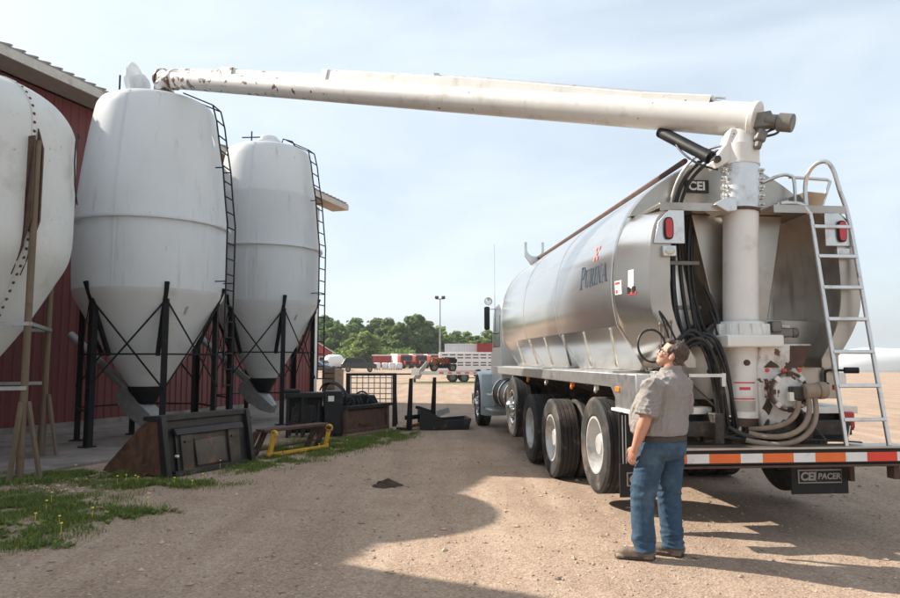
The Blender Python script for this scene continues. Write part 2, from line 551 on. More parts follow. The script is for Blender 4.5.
field_mat = M('dry_grass_field', (.20, .17, .08), .95, 0, .3, .15, .2, 3, spots=[((.10, .13, .045), .3, .48, .2)])
def sheet(name, poly, z, mat):
    mb = MB(); mb.add([(x, y, z) for x, y in poly], [tuple(range(len(poly)))])
    return structure(mb.build(name, mat, smooth=0, fixn=False))
sheet('grass_field', [(-400, 150), (300, 160), (900, 700), (900, 1400), (-900, 1400), (-900, 150)], .03, field_mat)
vg = M('verge_grass', (.13, .16, .055), .95, 0, .3, 1.5, .3, 6)
sheet('grass_verge', [(-4.5, 46.5), (2.5, 45.6), (9, 45.9), (15, 47), (9, 49.5), (1, 49.2), (-3, 48.2)], .012, vg)

# ------------------------------------------------------------------ barn (local x: out from the wall, local y: along the wall)
BANG = R(-18.1)
barn = thing('barn', 'tall red ribbed steel barn behind the white feed bins', 'barn', (-8.85, 15.31, 0), BANG)
Y0, Y1 = -17.0, 12.0
PW = (Y1 - Y0) / 32
def rib_panel(w, z0, z1, ribs=4):
    mb = MB()
    pts = []
    p = w / ribs
    for i in range(ribs):
        b = -w / 2 + i * p
        pts += [(0, b), (0, b + p * .62), (.022, b + p * .72), (.022, b + p * .86), (0, b + p * .96)]
    pts.append((0, w / 2))
    vs = [(x, y, z) for z in (z0, z1) for x, y in pts]
    n = len(pts)
    mb.add(vs, [(i, i + 1, n + i + 1, n + i) for i in range(n - 1)])
    return mb
pm = rib_panel(PW - .008, .18, 7.45).mesh('wall_panel', MT['barn_red'], smooth=0, fixn=False)
for i in range(32):
    link_copy(pm, 'wall_panel', barn, (.012 + (i % 2) * .003, Y0 + PW * (i + .5), 0))
mb = MB()
mb.bx(-14, -.01, Y0, Y1, .05, 7.5)
mb.prism([(-14, 7.5), (-.01, 7.5), (-7, 9.75)], Y0, Y1, 'Y')
mb.build('barn_core', MT['barn_red'], barn, smooth=0)
mb = MB(); mb.bx(-.12, .035, Y0, Y1 + .03, 0, .18); mb.build('foundation', MT['concrete'], barn)
mb = MB(); mb.bx(-.16, .05, Y1 - .16, Y1 + .05, .18, 7.45); mb.build('corner_trim', MT['trim'], barn)
# roof
sl = .32
EX, EZ = .72, 7.72
RX = -7.0
RZ = EZ + (EX - RX) * sl
mb = MB()
yr0, yr1 = Y0 - .8, Y1 + 1.15
for s in (1, -1):
    ex = EX if s == 1 else 2 * RX - EX
    for d0, d1 in ((0, .05),):
        vs = [(ex, yr0, EZ + d0), (ex, yr1, EZ + d0), (RX, yr1, RZ + d0), (RX, yr0, RZ + d0),
              (ex, yr0, EZ + d1), (ex, yr1, EZ + d1), (RX, yr1, RZ + d1), (RX, yr0, RZ + d1)]
        mb.add(vs, [(0, 1, 2, 3), (7, 6, 5, 4), (0, 4, 5, 1), (1, 5, 6, 2), (3, 2, 6, 7), (0, 3, 7, 4)])
rf = mb.build('roof', MT['roof'], barn, smooth=0)
mb = MB()
mb.bar((EX + .03, 0, EZ + .065), (RX, 0, RZ + .065), .05, .035)
rm = mb.mesh('roof_rib', MT['roof'])
k = yr0 + .12
while k < yr1:
    link_copy(rm, 'roof_rib', rf, (0, k, 0)); k += .30
mb = MB(); mb.bx(EX, EX + .03, yr0, yr1, EZ - .20, EZ - .004); mb.build('fascia', MT['fascia'], barn)
mb = MB(); mb.bx(.04, EX - .002, yr0, yr1 - .01, EZ - .20, EZ - .17); mb.build('soffit', MT['soffit'], barn, smooth=0)
mb = MB()
mb.bar((EX, yr1 + .012, EZ - .09), (RX, yr1 + .012, RZ - .09), .024, .17); mb.build('rake_board', MT['fascia'], barn)
# small white notices on the barn wall between the bins
for (yy, zz, w, h) in ((3.1, 1.62, .28, .22), (3.42, 1.66, .2, .26)):
    mb = MB(); mb.box((.06, yy, zz), (.012, w, h)); mb.build('wall_notice', MT['sign'], barn)

# concrete pad in front of the wall
mb = MB(); mb.bx(.04, 4.7, Y0, Y1 - 4.0, -.2, .055)
pad = mb.build('concrete_pad', MT['concrete'], bevel=.02)
pad.location = (-8.85, 15.31, 0); pad.rotation_euler = (0, 0, BANG); structure(pad)

# ------------------------------------------------------------------ feed bins
def ring_pt(r, a, z):
    return (r * math.cos(a), r * math.sin(a), z)

def feed_bin(label, loc, s=1.0, rs=1.0, fill=None, lid_open=False, ladder_az=R(12), full=True, boot_az=R(160)):
    t = thing('feed_bin', label, 'feed bin', (loc[0], loc[1], .055), 0, 'white feed bins beside the barn')
    h = lambda z: z * s
    n = 56
    ZC = h(2.80)
    mb = MB()
    up = [(1.36, 2.80), (1.375, 3.1), (1.385, 3.6), (1.38, 4.02)]
    up2 = [(1.375, 4.10), (1.345, 4.5), (1.295, 5.0), (1.235, 5.5), (1.16, 6.0), (1.115, 6.25), (1.085, 6.38), (1.03, 6.47), (.93, 6.525), (.75, 6.56), (.34, 6.60)]
    mb.lathe([(r * rs, h(z)) for r, z in up + up2], n)
    shell = mb.build('upper_shell', MT['bin'], t, smooth=50)
    for k in range(3):
        a = R(-95) + k * 2 * PI / 3
        mb = MB()
        for (r0_, z0_), (r1_, z1_) in zip((up + up2)[:-4], (up + up2)[1:-3]):
            mb.bar((r0_ * rs * math.cos(a), r0_ * rs * math.sin(a), h(z0_)), (r1_ * rs * math.cos(a), r1_ * rs * math.sin(a), h(z1_)), .05, .008, up=(math.cos(a), math.sin(a), .001))
        mb.build('lap_seam', MT['bin'], shell, smooth=0)
    bm_ = MB(); bm_.cyl((0, 0, -.02), (0, 0, .035), .014, n=6); bme = bm_.mesh('flange_bolt', MT['rust'])
    for k in range(40):
        a = 2 * PI * k / 40
        link_copy(bme, 'flange_bolt', shell, (1.425 * rs * math.cos(a), 1.425 * rs * math.sin(a), h(4.055)))
    for (da, zz, w_, h_, mt_) in ((.25, 2.15, .10, .13, 'sticker'), (.42, 2.42, .04, .16, 'plate')):
        a = R(-60) + da; rc = (.86 + (zz - 1.86) * .571) * rs + .012
        mb = MB(); mb.box((rc * math.cos(a), rc * math.sin(a), h(zz)), (.006, w_, h_), Matrix.Rotation(a, 4, 'Z') @ Matrix.Rotation(R(30), 4, 'Y')); mb.build('cone_label', MT[mt_], t)
    mb = MB(); mb.lathe([(r * rs, h(z)) for r, z in [(1.37, 4.03), (1.455, 4.035), (1.46, 4.06), (1.455, 4.085), (1.37, 4.10)]], n)
    mb.build('flange_ring', MT['bin'], t, smooth=50)
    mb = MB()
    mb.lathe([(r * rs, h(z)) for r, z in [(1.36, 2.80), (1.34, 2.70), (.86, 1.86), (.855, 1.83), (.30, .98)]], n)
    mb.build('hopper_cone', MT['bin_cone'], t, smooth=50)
    if fill:
        prof = [(.27, 1.0), (.83, 1.83), (1.31, 2.70), (1.345, 3.1), (1.352, 3.6), (1.345, 4.2), (1.32, 4.6), (1.27, 5.1), (1.21, 5.5), (1.14, 5.9)]
        pr = [(r * rs, h(z)) for r, z in prof if h(z) < fill]
        pr += [(pr[-1][0] - .03, fill), (.6, fill + .06), (.02, fill + .14)]
        mb = MB(); mb.lathe(pr, n); mb.build('feed_fill', MT['feed'], t, smooth=60)
    # outlet boot and unloading tube to the barn
    mb = MB(); mb.lathe([(.31 * rs, h(1.02)), (.34 * rs, h(1.02)), (.33 * rs, h(.94)), (.2, h(.78)), (.16, h(.68)), (.02, h(.68))], 20)
    mb.build('outlet_boot', MT['frame_black'], t)
    c, sn = math.cos(boot_az), math.sin(boot_az)
    mb = MB()
    mb.tube([(-.15 * c, -.15 * sn, .42), (0, 0, h(.62)), (.9 * c, .9 * sn, h(1.25)), (2.0 * c, 2.0 * sn, h(2.02))], .085, 14)
    mb.build('unloading_tube', MT['galv'], t)
    mb = MB()
    d = Vector((c, sn, 0)); sd_ = Vector((-sn, c, 0))
    rr = []
    for q, w, hh in ((-.32, .10, .10), (-.1, .17, .17), (.28, .17, .2), (.62, .12, .12)):
        ce = d * q + Vector((0, 0, .50 + q * .62))
        rr.append([tuple(ce + sd_ * a * w + Vector((-.45 * c, -.45 * sn, .9)) * b * hh) for a, b in ((-1, -1), (1, -1), (1, .8), (.5, 1.2), (-.5, 1.2), (-1, .8))])
    mb.loft(rr); mb.build('boot_housing', MT['galv'], t, smooth=30)
    # legs
    A0 = R(-55)
    LR = 1.21 * rs
    TZ = h(2.86)
    for k in range(6):
        a = A0 + k * PI / 3
        rot = Matrix.Rotation(a, 4, 'Z')
        mb = MB(); mb.T = rot
        mb.box((LR + .07, 0, TZ / 2), (.012, .11, TZ)); mb.box((LR + .02, .05, TZ / 2), (.11, .012, TZ))
        mb.box((LR + .03, 0, .01), (.22, .22, .02))
        leg = mb.build('leg', MT['frame_black'], t, smooth=0)
        mb = MB(); mb.T = rot
        mb.bar((LR + .19, -.02, h(2.90)), (.86 * rs, -.02, h(1.60)), .075, .055)
        mb.build('cone_strut', MT['frame_black'], t, smooth=0)
    for z, w in ((2.62, .045), (1.62, .03), (.62, .03)):
        for k in range(6):
            a, b = A0 + k * PI / 3, A0 + (k + 1) * PI / 3
            if z == .62 and k in (0, 5): continue
            mb = MB(); mb.bar(ring_pt(LR + .085, a, h(z)), ring_pt(LR + .085, b, h(z)), .012 if z > 1 else .03, w)
            mb.build('girt', MT['frame_black'], t, smooth=0)
    for k in range(6):
        a, b = A0 + k * PI / 3, A0 + (k + 1) * PI / 3
        for za, zb, off in ((2.60, 1.0, 0), (1.0, 2.60, .014)):
            mb = MB(); mb.bar(ring_pt(LR + .09 + off, a, h(za)), ring_pt(LR + .09 + off, b, h(zb)), .012, .03)
            mb.build('cross_brace', MT['frame_black'], t, smooth=0)
    # fill collar and lid
    mb = MB(); mb.lathe([(.36, h(6.57)), (.36, h(6.68)), (.33, h(6.68)), (.33, h(6.58))], 28)
    mb.build('fill_collar', MT['bin'], t, smooth=40)
    mb = MB()
    prof = [(.01, .10), (.2, .09), (.30, .07), (.32, .0), (.40, -.01), (.40, -.05), (.37, -.05), (.36, -.02), (.02, -.02)]
    if lid_open:
        mb.T = Matrix.Translation((-.46, .02, h(6.68) + .27)) @ Matrix.Rotation(R(-98), 4, 'Y') @ Matrix.Scale(1.12, 4)
        mb.lathe(prof, 28); lid = mb.build('lid', MT['bin'], t, smooth=40)
        mb = MB(); mb.T = Matrix.Translation((-.46, .02, h(6.68) + .27)) @ Matrix.Rotation(R(-98), 4, 'Y')
        mb.lathe([(.2, -.05), (.2, -.2), (.1, -.26), (.01, -.26)], 20); mb.build('lid_plug', MT['bin'], lid, smooth=40)
        mb = MB()
        mb.tube([(-.72, -.1, h(6.48)), (-.72, -.1, h(7.12))], .018, 8)
        mb.tube([(-1.02, -.14, h(6.66)), (-.45, -.06, h(6.56))], .016, 8)
        mb.build('lid_lever', MT['frame_black'], t)
    else:
        mb.T = Matrix.Translation((0, 0, h(6.72)))
        mb.lathe(prof, 28); mb.lathe([(.22, .085), (.22, .15), (.2, .17), (.01, .17)], 24)
        mb.build('lid', MT['bin'], t, smooth=40)
        mb = MB()
        mb.tube([(-.42, -.1, h(6.55)), (-.42, -.1, h(7.0))], .018, 8)
        mb.tube([(-.66, -.12, h(6.84)), (-.18, -.08, h(6.86))], .016, 8)
        mb.build('lid_lever', MT['frame_black'], t)
        mb = MB(); mb.tube([(.45, -.55, h(6.52)), (.5, -.55, h(6.67)), (.72, -.5, h(6.62)), (.8, -.48, h(6.48))], .018, 8)
        mb.build('grab_handle', MT['frame_black'], t)
    # ladder
    prof = [(.62, 6.70), (1.22, 6.44), (1.31, 6.1), (1.37, 5.7), (1.46, 5.2), (1.52, 4.6), (1.58, 4.1), (1.58, 3.0), (1.58, 1.0)]
    prof = [(r * rs, h(z)) for r, z in prof]
    c, sn = math.cos(ladder_az), math.sin(ladder_az)
    W = .19
    def lp(r, z, w):
        return (r * c - w * sn, r * sn + w * c, z)
    mb = MB()
    for w in (-W, W):
        for a, b in zip(prof[:-1], prof[1:]):
            mb.bar(lp(*a, w), lp(*b, w), .035, .02, up=(c, sn, 0))
    for (i, rw) in ((4, 1.31), (7, 1.37)):
        for w in (-W, W):
            mb.bar(lp(*prof[i], w), lp(rw * rs - .0, prof[i][1], w), .02)
    lad = mb.build('ladder', MT['frame_black'], t, smooth=0)
    mb = MB(); mb.cyl((-W, 0, 0), (W, 0, 0), .014, n=8); rg = mb.mesh('rung', MT['frame_black'])
    z = prof[1][1]
    while z > prof[-1][1]:
        for a, b in zip(prof[:-1], prof[1:]):
            if b[1] <= z <= a[1]:
                q = (a[1] - z) / (a[1] - b[1]); r = a[0] + (b[0] - a[0]) * q
        link_copy(rg, 'rung', lad, lp(r, z, 0), (0, 0, ladder_az + PI / 2))
        z -= .30
    return t

feed_bin('white fibreglass feed bin with its lid open under the tip of the truck boom', (-5.80, 13.5), 1.0, 1.0, None, True, R(-5))
feed_bin('white fibreglass feed bin with closed lid, farthest along the barn wall', (-4.66, 17.6), 1.05, .965, 5.60, False, R(-13))

def catmull_early(pts, k):
    out = []
    n = len(pts)
    for i in range(n - 1):
        p = [Vector(pts[max(0, min(n - 1, i + d))]) for d in (-1, 0, 1, 2)]
        for j in range(k):
            t = j / k
            out.append(tuple(.5 * ((2 * p[1]) + (p[2] - p[0]) * t + (2 * p[0] - 5 * p[1] + 4 * p[2] - p[3]) * t * t + (3 * p[1] - p[0] - 3 * p[2] + p[3]) * t ** 3)))
    return out + [tuple(pts[-1])]

def old_bin(label, loc, posts=True):
    t = thing('feed_bin', label, 'feed bin', (loc[0], loc[1], 0), 0, 'white feed bins beside the barn')
    mb = MB()
    prof = [(.3, 1.15), (.9, 2.0), (1.30, 2.72), (1.44, 3.0), (1.49, 3.25), (1.50, 3.6), (1.495, 4.65), (1.47, 4.95), (1.38, 5.16), (1.20, 5.36), (.9, 5.53), (.5, 5.63), (.3, 5.66)]
    prof = catmull_early(prof, 4)
    mb.lathe(prof, 72); mb.build('shell', MT['bin_old'], t, smooth=60)
    mb = MB(); mb.lathe([(.34, 5.62), (.36, 5.72), (.2, 5.78), (.01, 5.79)], 24); mb.build('lid', MT['bin_old'], t)
    mb = MB(); mb.lathe([(.31, 1.2), (.33, 1.12), (.2, .8), (.01, .8)], 20); mb.build('outlet_boot', MT['black'], t)
    cam_a = math.atan2(-loc[1], -loc[0])
    S0 = cam_a + R(33)
    for k in range(4):
        a = S0 + k * PI / 2
        c, sn = math.cos(a), math.sin(a)
        mb = MB()
        for p, q in zip(prof[:-1], prof[1:]):
            mb.bar((p[0] * c, p[0] * sn, p[1]), (q[0] * c, q[0] * sn, q[1]), .05, .035, up=(c, sn, .001))
        sm = mb.build('seam_flange', MT['bin_old'] if True else None, t, smooth=0)
        if k in (0, 3):
            bm_ = MB(); bm_.ell((0, 0, 0), (.022, .022, .022), 8, 6); bme = bm_.mesh('bolt', MT['rust'])
            dist = 0
            for p, q in zip(prof[:-1], prof[1:]):
                seg = math.hypot(q[0] - p[0], q[1] - p[1])
                while dist < seg:
                    u = dist / seg
                    r = p[0] + (q[0] - p[0]) * u + .016; z = p[1] + (q[1] - p[1]) * u
                    link_copy(bme, 'bolt', sm, (r * c, r * sn, z)); dist += .125
                dist -= seg
        # post on the seam
        pr = 1.57
        px, py = pr * c, pr * sn
        mb = MB(); mb.cyl((px, py, 0), (px + .02, py, 4.55), .048, .043, n=14); post = mb.build('leg', MT['post'], t)
        tx, ty = -sn, c
        for s_ in (-1, 1):
            mb = MB(); mb.bar((px + tx * .22 * s_ + c * .1, py + ty * .22 * s_ + sn * .1, 0), (px + tx * .05 * s_ + c * .03, py + ty * .05 * s_ + sn * .03, 1.02), .035, .07)
            mb.build('foot_brace', MT['post'], t, smooth=0)
        mb = MB()
        r0 = 1.505
        mb.bar((r0 * c, r0 * sn, 3.45), (r0 * c, r0 * sn, 4.75), .16, .025, up=(c, sn, 0))
        mb.prism([(r0, 4.6), (r0 + .11, 4.6), (r0 + .11, 3.5), (1.42, 2.95), (1.5, 3.2)], -.012, .012, 'Y')
        g = MB(); g.T = Matrix.Rotation(a, 4, 'Z'); g.prism([(r0, 4.6), (r0 + .12, 4.6), (r0 + .12, 3.45), (1.30, 2.72), (1.5, 3.1)], -.075, -.055, 'Y')
        g.prism([(r0, 4.75), (r0 + .12, 4.45), (r0 + .12, 3.45), (1.30, 2.72), (1.5, 3.1)], .055, .075, 'Y')
        g.build('gusset', MT['rust_brown'], t, smooth=0)
    for z in (2.05, 1.2):
        for k in range(4):
            a, b = S0 + k * PI / 2, S0 + (k + 1) * PI / 2
            if k in (0,) and z < 2: continue
            mb = MB(); mb.bar(ring_pt(1.62, a, z), ring_pt(1.62, b, z), .05, .05); mb.build('girt', MT['galv'], t, smooth=0)
    return t

ob = old_bin('nearest white feed bin with bolted seams, cut off by the left edge', (-7.1, 9.9))
mb = MB()
lx = [Vector((1.1, -1.02 + .0, 0))]
# cable loop hanging on the shell
a0 = math.atan2(-9.9, 7.1) + R(70)
pts = [(1.56 * math.cos(a0 + da), 1.56 * math.sin(a0 + da), z) for da, z in ((.0, 4.9), (-.06, 4.95), (-.10, 4.8), (-.11, 4.5), (-.07, 4.15), (.0, 3.95), (.04, 3.9))]
mb.tube(pts, .012, 8); mb.build('cable', MT['hose'], ob)
feed_bin('white feed bin at the near end of the barn wall, outside the left edge', (-8.0, 7.0), 1.05, 1.0, 4.0, False, R(14))

# ------------------------------------------------------------------ truck
TA = R(5.3)
TO = (2.93, 6.30, 0)
truck = thing('feed_truck', 'stainless bulk feed truck with raised white unloading boom and rear ladder', 'truck', TO, TA)
def tw(p):
    c, s = math.cos(-TA), math.sin(-TA)
    x, y = p[0] - TO[0], p[1] - TO[1]
    return Vector((x * c - y * s, x * s + y * c, p[2]))

def catmull(pts, sharp=(), k=4):
    out = []
    n = len(pts)
    for i in range(n - 1):
        p1, p2 = Vector(pts[i]), Vector(pts[i + 1])
        p0 = Vector(pts[i - 1]) if i > 0 and i not in sharp else p1 * 2 - p2
        p3 = Vector(pts[i + 2]) if i + 2 < n and (i + 1) not in sharp else p2 * 2 - p1
        for j in range(k):
            t = j / k
            out.append(tuple(.5 * ((2 * p1) + (p2 - p0) * t + (2 * p0 - 5 * p1 + 4 * p2 - p3) * t * t + (3 * p1 - p0 - 3 * p2 + p3) * t ** 3)))
    out.append(tuple(pts[-1]))
    return out

HALF = [(0, 3.62), (.30, 3.615), (.40, 3.57), (.74, 3.36), (.98, 3.11), (1.12, 2.80), (1.18, 2.45), (1.175, 2.18), (1.13, 1.92), (.92, 1.60), (.83, 1.46), (0, 1.46)]
HS = catmull(HALF, sharp=(1, 8, 10), k=5)
def section(sx=1, sz=1, zc=2.5, y=0):
    pts = [(x * sx, y, zc + (z - zc) * sz) for x, z in HS]
    return pts + [(-x, yy, z) for x, yy, z in reversed(pts[1:-1])]
def tank_at(f, side=-1):
    """point and normal on the tank section at arc fraction; f = z wanted (mid part)"""
    best = None
    for (a, b) in zip(HS[:-1], HS[1:]):
        if (a[1] >= f >= b[1]) and a[0] > .3:
            u = (a[1] - f) / max(1e-6, a[1] - b[1]); best = (a[0] + (b[0] - a[0]) * u, f, (b[0] - a[0]), (b[1] - a[1]))
            break
    x, z, dx, dz = best
    nrm = Vector((-dz, 0, dx)).normalized()
    if nrm.x < 0: nrm = -nrm
    return Vector((side * x, 0, z)), Vector((side * nrm.x, 0, nrm.z))

mb = MB()
rings = [section(.985, .995, y=.95), section(1, 1, y=1.25), section(1, 1, y=3.3), section(1, 1, y=5.4), section(1, 1, y=7.9), section(.97, .97, y=8.15), section(.86, .86, y=8.32), section(.5, .5, y=8.42)]
mb.loft(rings)
tank = mb.build('tank', MT['steel'], truck, smooth=13)
# weld seams / band rings
for yy in (1.0, 3.4, 5.6, 7.85):
    mb = MB()
    a = [(x * 1.004, yy - .02, 2.5 + (z - 2.5) * 1.004) for x, _, z in section()]
    b = [(x * 1.004, yy + .02, 2.5 + (z - 2.5) * 1.004) for x, _, z in section()]
    mb.loft([section(.999, .999, y=yy - .022), a, b, section(.999, .999, y=yy + .022)], caps=False)
    mb.build('weld_band', MT['steel'], tank, smooth=28)
# hopper pocket ribs on the lower flank
for s in (-1, 1):
    for i, yy in enumerate((1.5, 2.5, 3.5, 4.6, 5.7, 6.8)):
        mb = MB()
        mb.bar((s * 1.12, yy - .25, 1.90), (s * .86, yy + .35, 1.49), .022, .02, up=(s * .9, 0, -.4))
        mb.build('hopper_rib', MT['steel'], tank, smooth=0)
# top rail and hatches
mb = MB(); mb.tube([(-.37, .95, 3.655), (-.37, 8.0, 3.655)], .03, 8); mb.build('top_rail', MT['rust_brown'], truck)
mb = MB(); mb.tube([(.37, .95, 3.655), (.37, 8.0, 3.655)], .03, 8); mb.build('top_rail', MT['rust_brown'], truck)
for yy in (2.0, 3.6, 5.2, 6.8):
    mb = MB(); mb.bx(-.27, .27, yy - .5, yy + .5, 3.62, 3.665); mb.build('hatch', MT['steel_dull'], tank, bevel=.01)
# boom cradle
mb = MB()
N = 14
outer = [(-.20, 4.0), (-.155, 4.0)] + [(-.155 + .155 - .155 * math.cos(PI * i / N), 3.86 - .155 * math.sin(PI * i / N)) for i in range(N + 1)] + [(.155, 4.0), (.20, 4.0), (.20, 3.72), (.06, 3.52), (-.06, 3.52), (-.20, 3.72)]
mb.prism([(x - .46, z - .02) for x, z in outer], 8.0, 8.06, 'Y'); mb.bar((-.46, 8.03, 3.55), (-.3, 8.03, 3.3), .1)
mb.build('boom_cradle', MT['alu'], truck, smooth=30)

# rear wings (the tank skin carried back past the bulkhead)
WO = [(.84, 3.015), (.97, 2.88), (1.03, 2.62), (1.045, 2.2), (1.0, 1.95), (.86, 1.70), (.70, 1.50)]
WI = [(.97, 3.04), (1.05, 2.93), (1.125, 2.72), (1.168, 2.4), (1.14, 2.06), (1.0, 1.72), (.87, 1.49)]
WOs = catmull(WO, k=5); WIs = catmull(WI, k=5)
for s in (-1, 1):
    mb = MB()
    th = .012
    r1 = [(s * x, .30, z) for x, z in WOs]; r2 = [(s * x, .955, z) for x, z in WIs]
    r3 = [(s * (x - th), .955, z) for x, z in WIs]; r4 = [(s * (x - th), .30, z) for x, z in WOs]
    mb.loft([r1, r2, r3, r4], closed=False, caps=False)
    wing = mb.build('rear_wing', MT['steel'], truck, smooth=40)
    # rear frame strip
    mb = MB()
    ins = [(max(.62, x - .20 + max(0, (2.0 - z)) * .12), z) for x, z in WOs]
    poly = [(s * x, z) for x, z in WOs] + [(s * x, z) for x, z in reversed(ins)]
    for i in range(len(WOs) - 1):
        q = [(s * WOs[i][0], z_) for z_ in (0,)]
        a, b, c_, d_ = WOs[i], WOs[i + 1], ins[i + 1], ins[i]
        vs = [(s * p[0], yy, p[1]) for yy in (.296, .312) for p in (a, b, c_, d_)]
        mb.add(vs, [(0, 1, 2, 3), (7, 6, 5, 4), (0, 4, 5, 1), (2, 6, 7, 3)])
    bmx = mb.build('wing_frame', MT['steel_dull'], truck, smooth=20)
    # inner wall of the recess
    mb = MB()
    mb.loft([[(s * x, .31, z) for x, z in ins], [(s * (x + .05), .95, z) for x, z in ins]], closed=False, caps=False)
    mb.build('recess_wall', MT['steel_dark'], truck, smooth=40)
    # lamp plate with red lamp and reversing lamp
    lx = s * .86
    mb = MB(); mb.prism([(s * .70, 2.99), (s * .84, 2.99), (s * .955, 2.86), (s * 1.0, 2.66), (s * .70, 2.66)], .272, .290, 'Y'); lp_ = mb.build('lamp_plate', MT['alu'], truck, bevel=.004)
    def oval(cx, cz, w, h, n=24):
        return [(cx + w * (abs(math.cos(2 * PI * i / n)) ** .6) * math.copysign(1, math.cos(2 * PI * i / n)), cz + h * (abs(math.sin(2 * PI * i / n)) ** .6) * math.copysign(1, math.sin(2 * PI * i / n))) for i in range(n)]
    mb = MB(); mb.prism(oval(lx, 2.80, .045, .105), .25, .271, 'Y'); tl_ = mb.build('tail_lamp', MT['black'], truck)
    mb = MB(); mb.prism(oval(lx, 2.80, .034, .092), .242, .26, 'Y'); mb.build('lens', MT['lens_red'], tl_)
    mb = MB(); mb.box((lx, .27, 2.585), (.13, .05, .10)); wl_ = mb.build('work_lamp', MT['alu'], truck, bevel=.008)
    mb = MB(); mb.ell((lx, .245, 2.585), (.05, .02, .038), 16, 8); mb.build('lens', MT['lens_clear'], wl_)

# deck between the wings
for (x0, x1, y0, y1) in ((-.93, -.25, .285, .97), (.19, .93, .285, .97), (-.25, .19, .70, .97)):
    mb = MB(); mb.bx(x0, x1, y0, y1, 3.018, 3.05); mb.build('rear_deck', MT['steel_dull'], truck, bevel=.006)
mb = MB(); mb.bx(.19, .93, .272, .284, 2.975, 3.05); mb.build('deck_lip', MT['steel_dull'], truck)
mb = MB(); mb.bx(-.93, -.25, .272, .284, 2.975, 3.05); mb.build('deck_lip', MT['steel_dull'], truck)
mb = MB(); mb.prism([(-.42, 3.03), (-.30, 3.10), (-.20, 3.10), (-.20, 2.97), (-.30, 2.96)], .22, .5, 'Y'); mb.build('deck_guide', MT['alu'], truck, bevel=.01)
# upper bulkhead sheet with maker plate
mb = MB()
up = [(x, z) for x, z in HS if z >= 3.02]
poly = [(x * .99, z - .005) for x, z in up]
poly = [(-x, z) for x, z in reversed(poly[1:])] + poly
mb.prism(poly, .90, .945, 'Y'); bulk = mb.build('upper_bulkhead', MT['steel_dull'], truck, smooth=0)
mb = MB(); mb.box((.12, .9, 3.655), (.13, .12, .09)); mb.build('vent_box', MT['greybox'], truck, bevel=.015)

# lettering helpers
def text_mesh(s, size, mat, shear=0, bold=0, align='CENTER', spacing=1):
    cu = bpy.data.curves.new('txt', 'FONT')
    cu.body = s; cu.size = size; cu.shear = shear; cu.offset = bold; cu.align_x = align; cu.align_y = 'CENTER'
    cu.space_character = spacing; cu.extrude = .0015
    o = bpy.data.objects.new('txt', cu); COL.objects.link(o)
    dg = bpy.context.evaluated_depsgraph_get()
    me = bpy.data.meshes.new_from_object(o.evaluated_get(dg))
    bpy.data.objects.remove(o); bpy.data.curves.remove(cu)
    me.materials.clear(); me.materials.append(mat)
    return me
def put_text(me, parent, loc, rot=(PI / 2, 0, 0), name='lettering'):
    return link_copy(me, name, parent, loc, rot)

mb = MB(); mb.box((-.28, .893, 3.37), (.26, .012, .135)); pl_ = mb.build('maker_plate', MT['black_print'], truck)
put_text(text_mesh('CEI', .125, MT['sticker'], 0, .004), pl_, (-.28, .884, 3.37))

# central trunk and lower rear sheet
mb = MB()
f_ = [(-.47, 3.015), (.48, 3.015), (.28, 1.93), (-.24, 1.93)]
b_ = [(-.50, 3.015), (.52, 3.015), (.36, 1.93), (-.32, 1.93)]
vs = [(x, .62, z) for x, z in f_] + [(x, .94, z) for x, z in b_]
mb.add(vs, [(0, 1, 2, 3), (7, 6, 5, 4), (0, 4, 5, 1), (1, 5, 6, 2), (2, 6, 7, 3), (3, 7, 4, 0)])
mb.build('rear_trunk', MT['steel_dull'], truck, smooth=0, bevel=.01)
mb = MB()
mb.prism([(-.62, 1.19), (.99, 1.19), (1.0, 1.70), (.93, 1.90), (.78, 1.955), (.28, 1.965), (-.24, 1.965), (-.62, 1.62)], .60, .66, 'Y')
lsheet = mb.build('lower_rear_sheet', MT['steel_dull'], truck, smooth=0, bevel=.006)
mb = MB(); mb.bx(.82, .87, .575, .598, 1.28, 1.9); fl = mb.build('bolted_flange', MT['steel_dull'], truck)
b_ = MB(); b_.cyl((0, 0, 0), (0, -.02, 0), .012, n=8); bolt_me = b_.mesh('bolt', MT['grime'])
for z in (1.34, 1.46, 1.58, 1.70, 1.82):
    link_copy(bolt_me, 'bolt', fl, (.845, .576, z))
# little flag sticker
mb = MB(); mb.box((.42, .598, 1.985 - .12), (.16, .006, .10)); fs_ = mb.build('flag_sticker', MT['sticker'], truck, smooth=0)
mb = MB(); mb.box((.385, .594, 1.885), (.06, .004, .045)); mb.build('flag_canton', MT['blue_print'], fs_, smooth=0)
for i in range(3):
    mb = MB(); mb.box((.43, .5935, 1.842 + i * .022), (.11 if i < 2 else .05, .004, .009)); mb.build('flag_stripe', MT['red_print'], fs_, smooth=0)

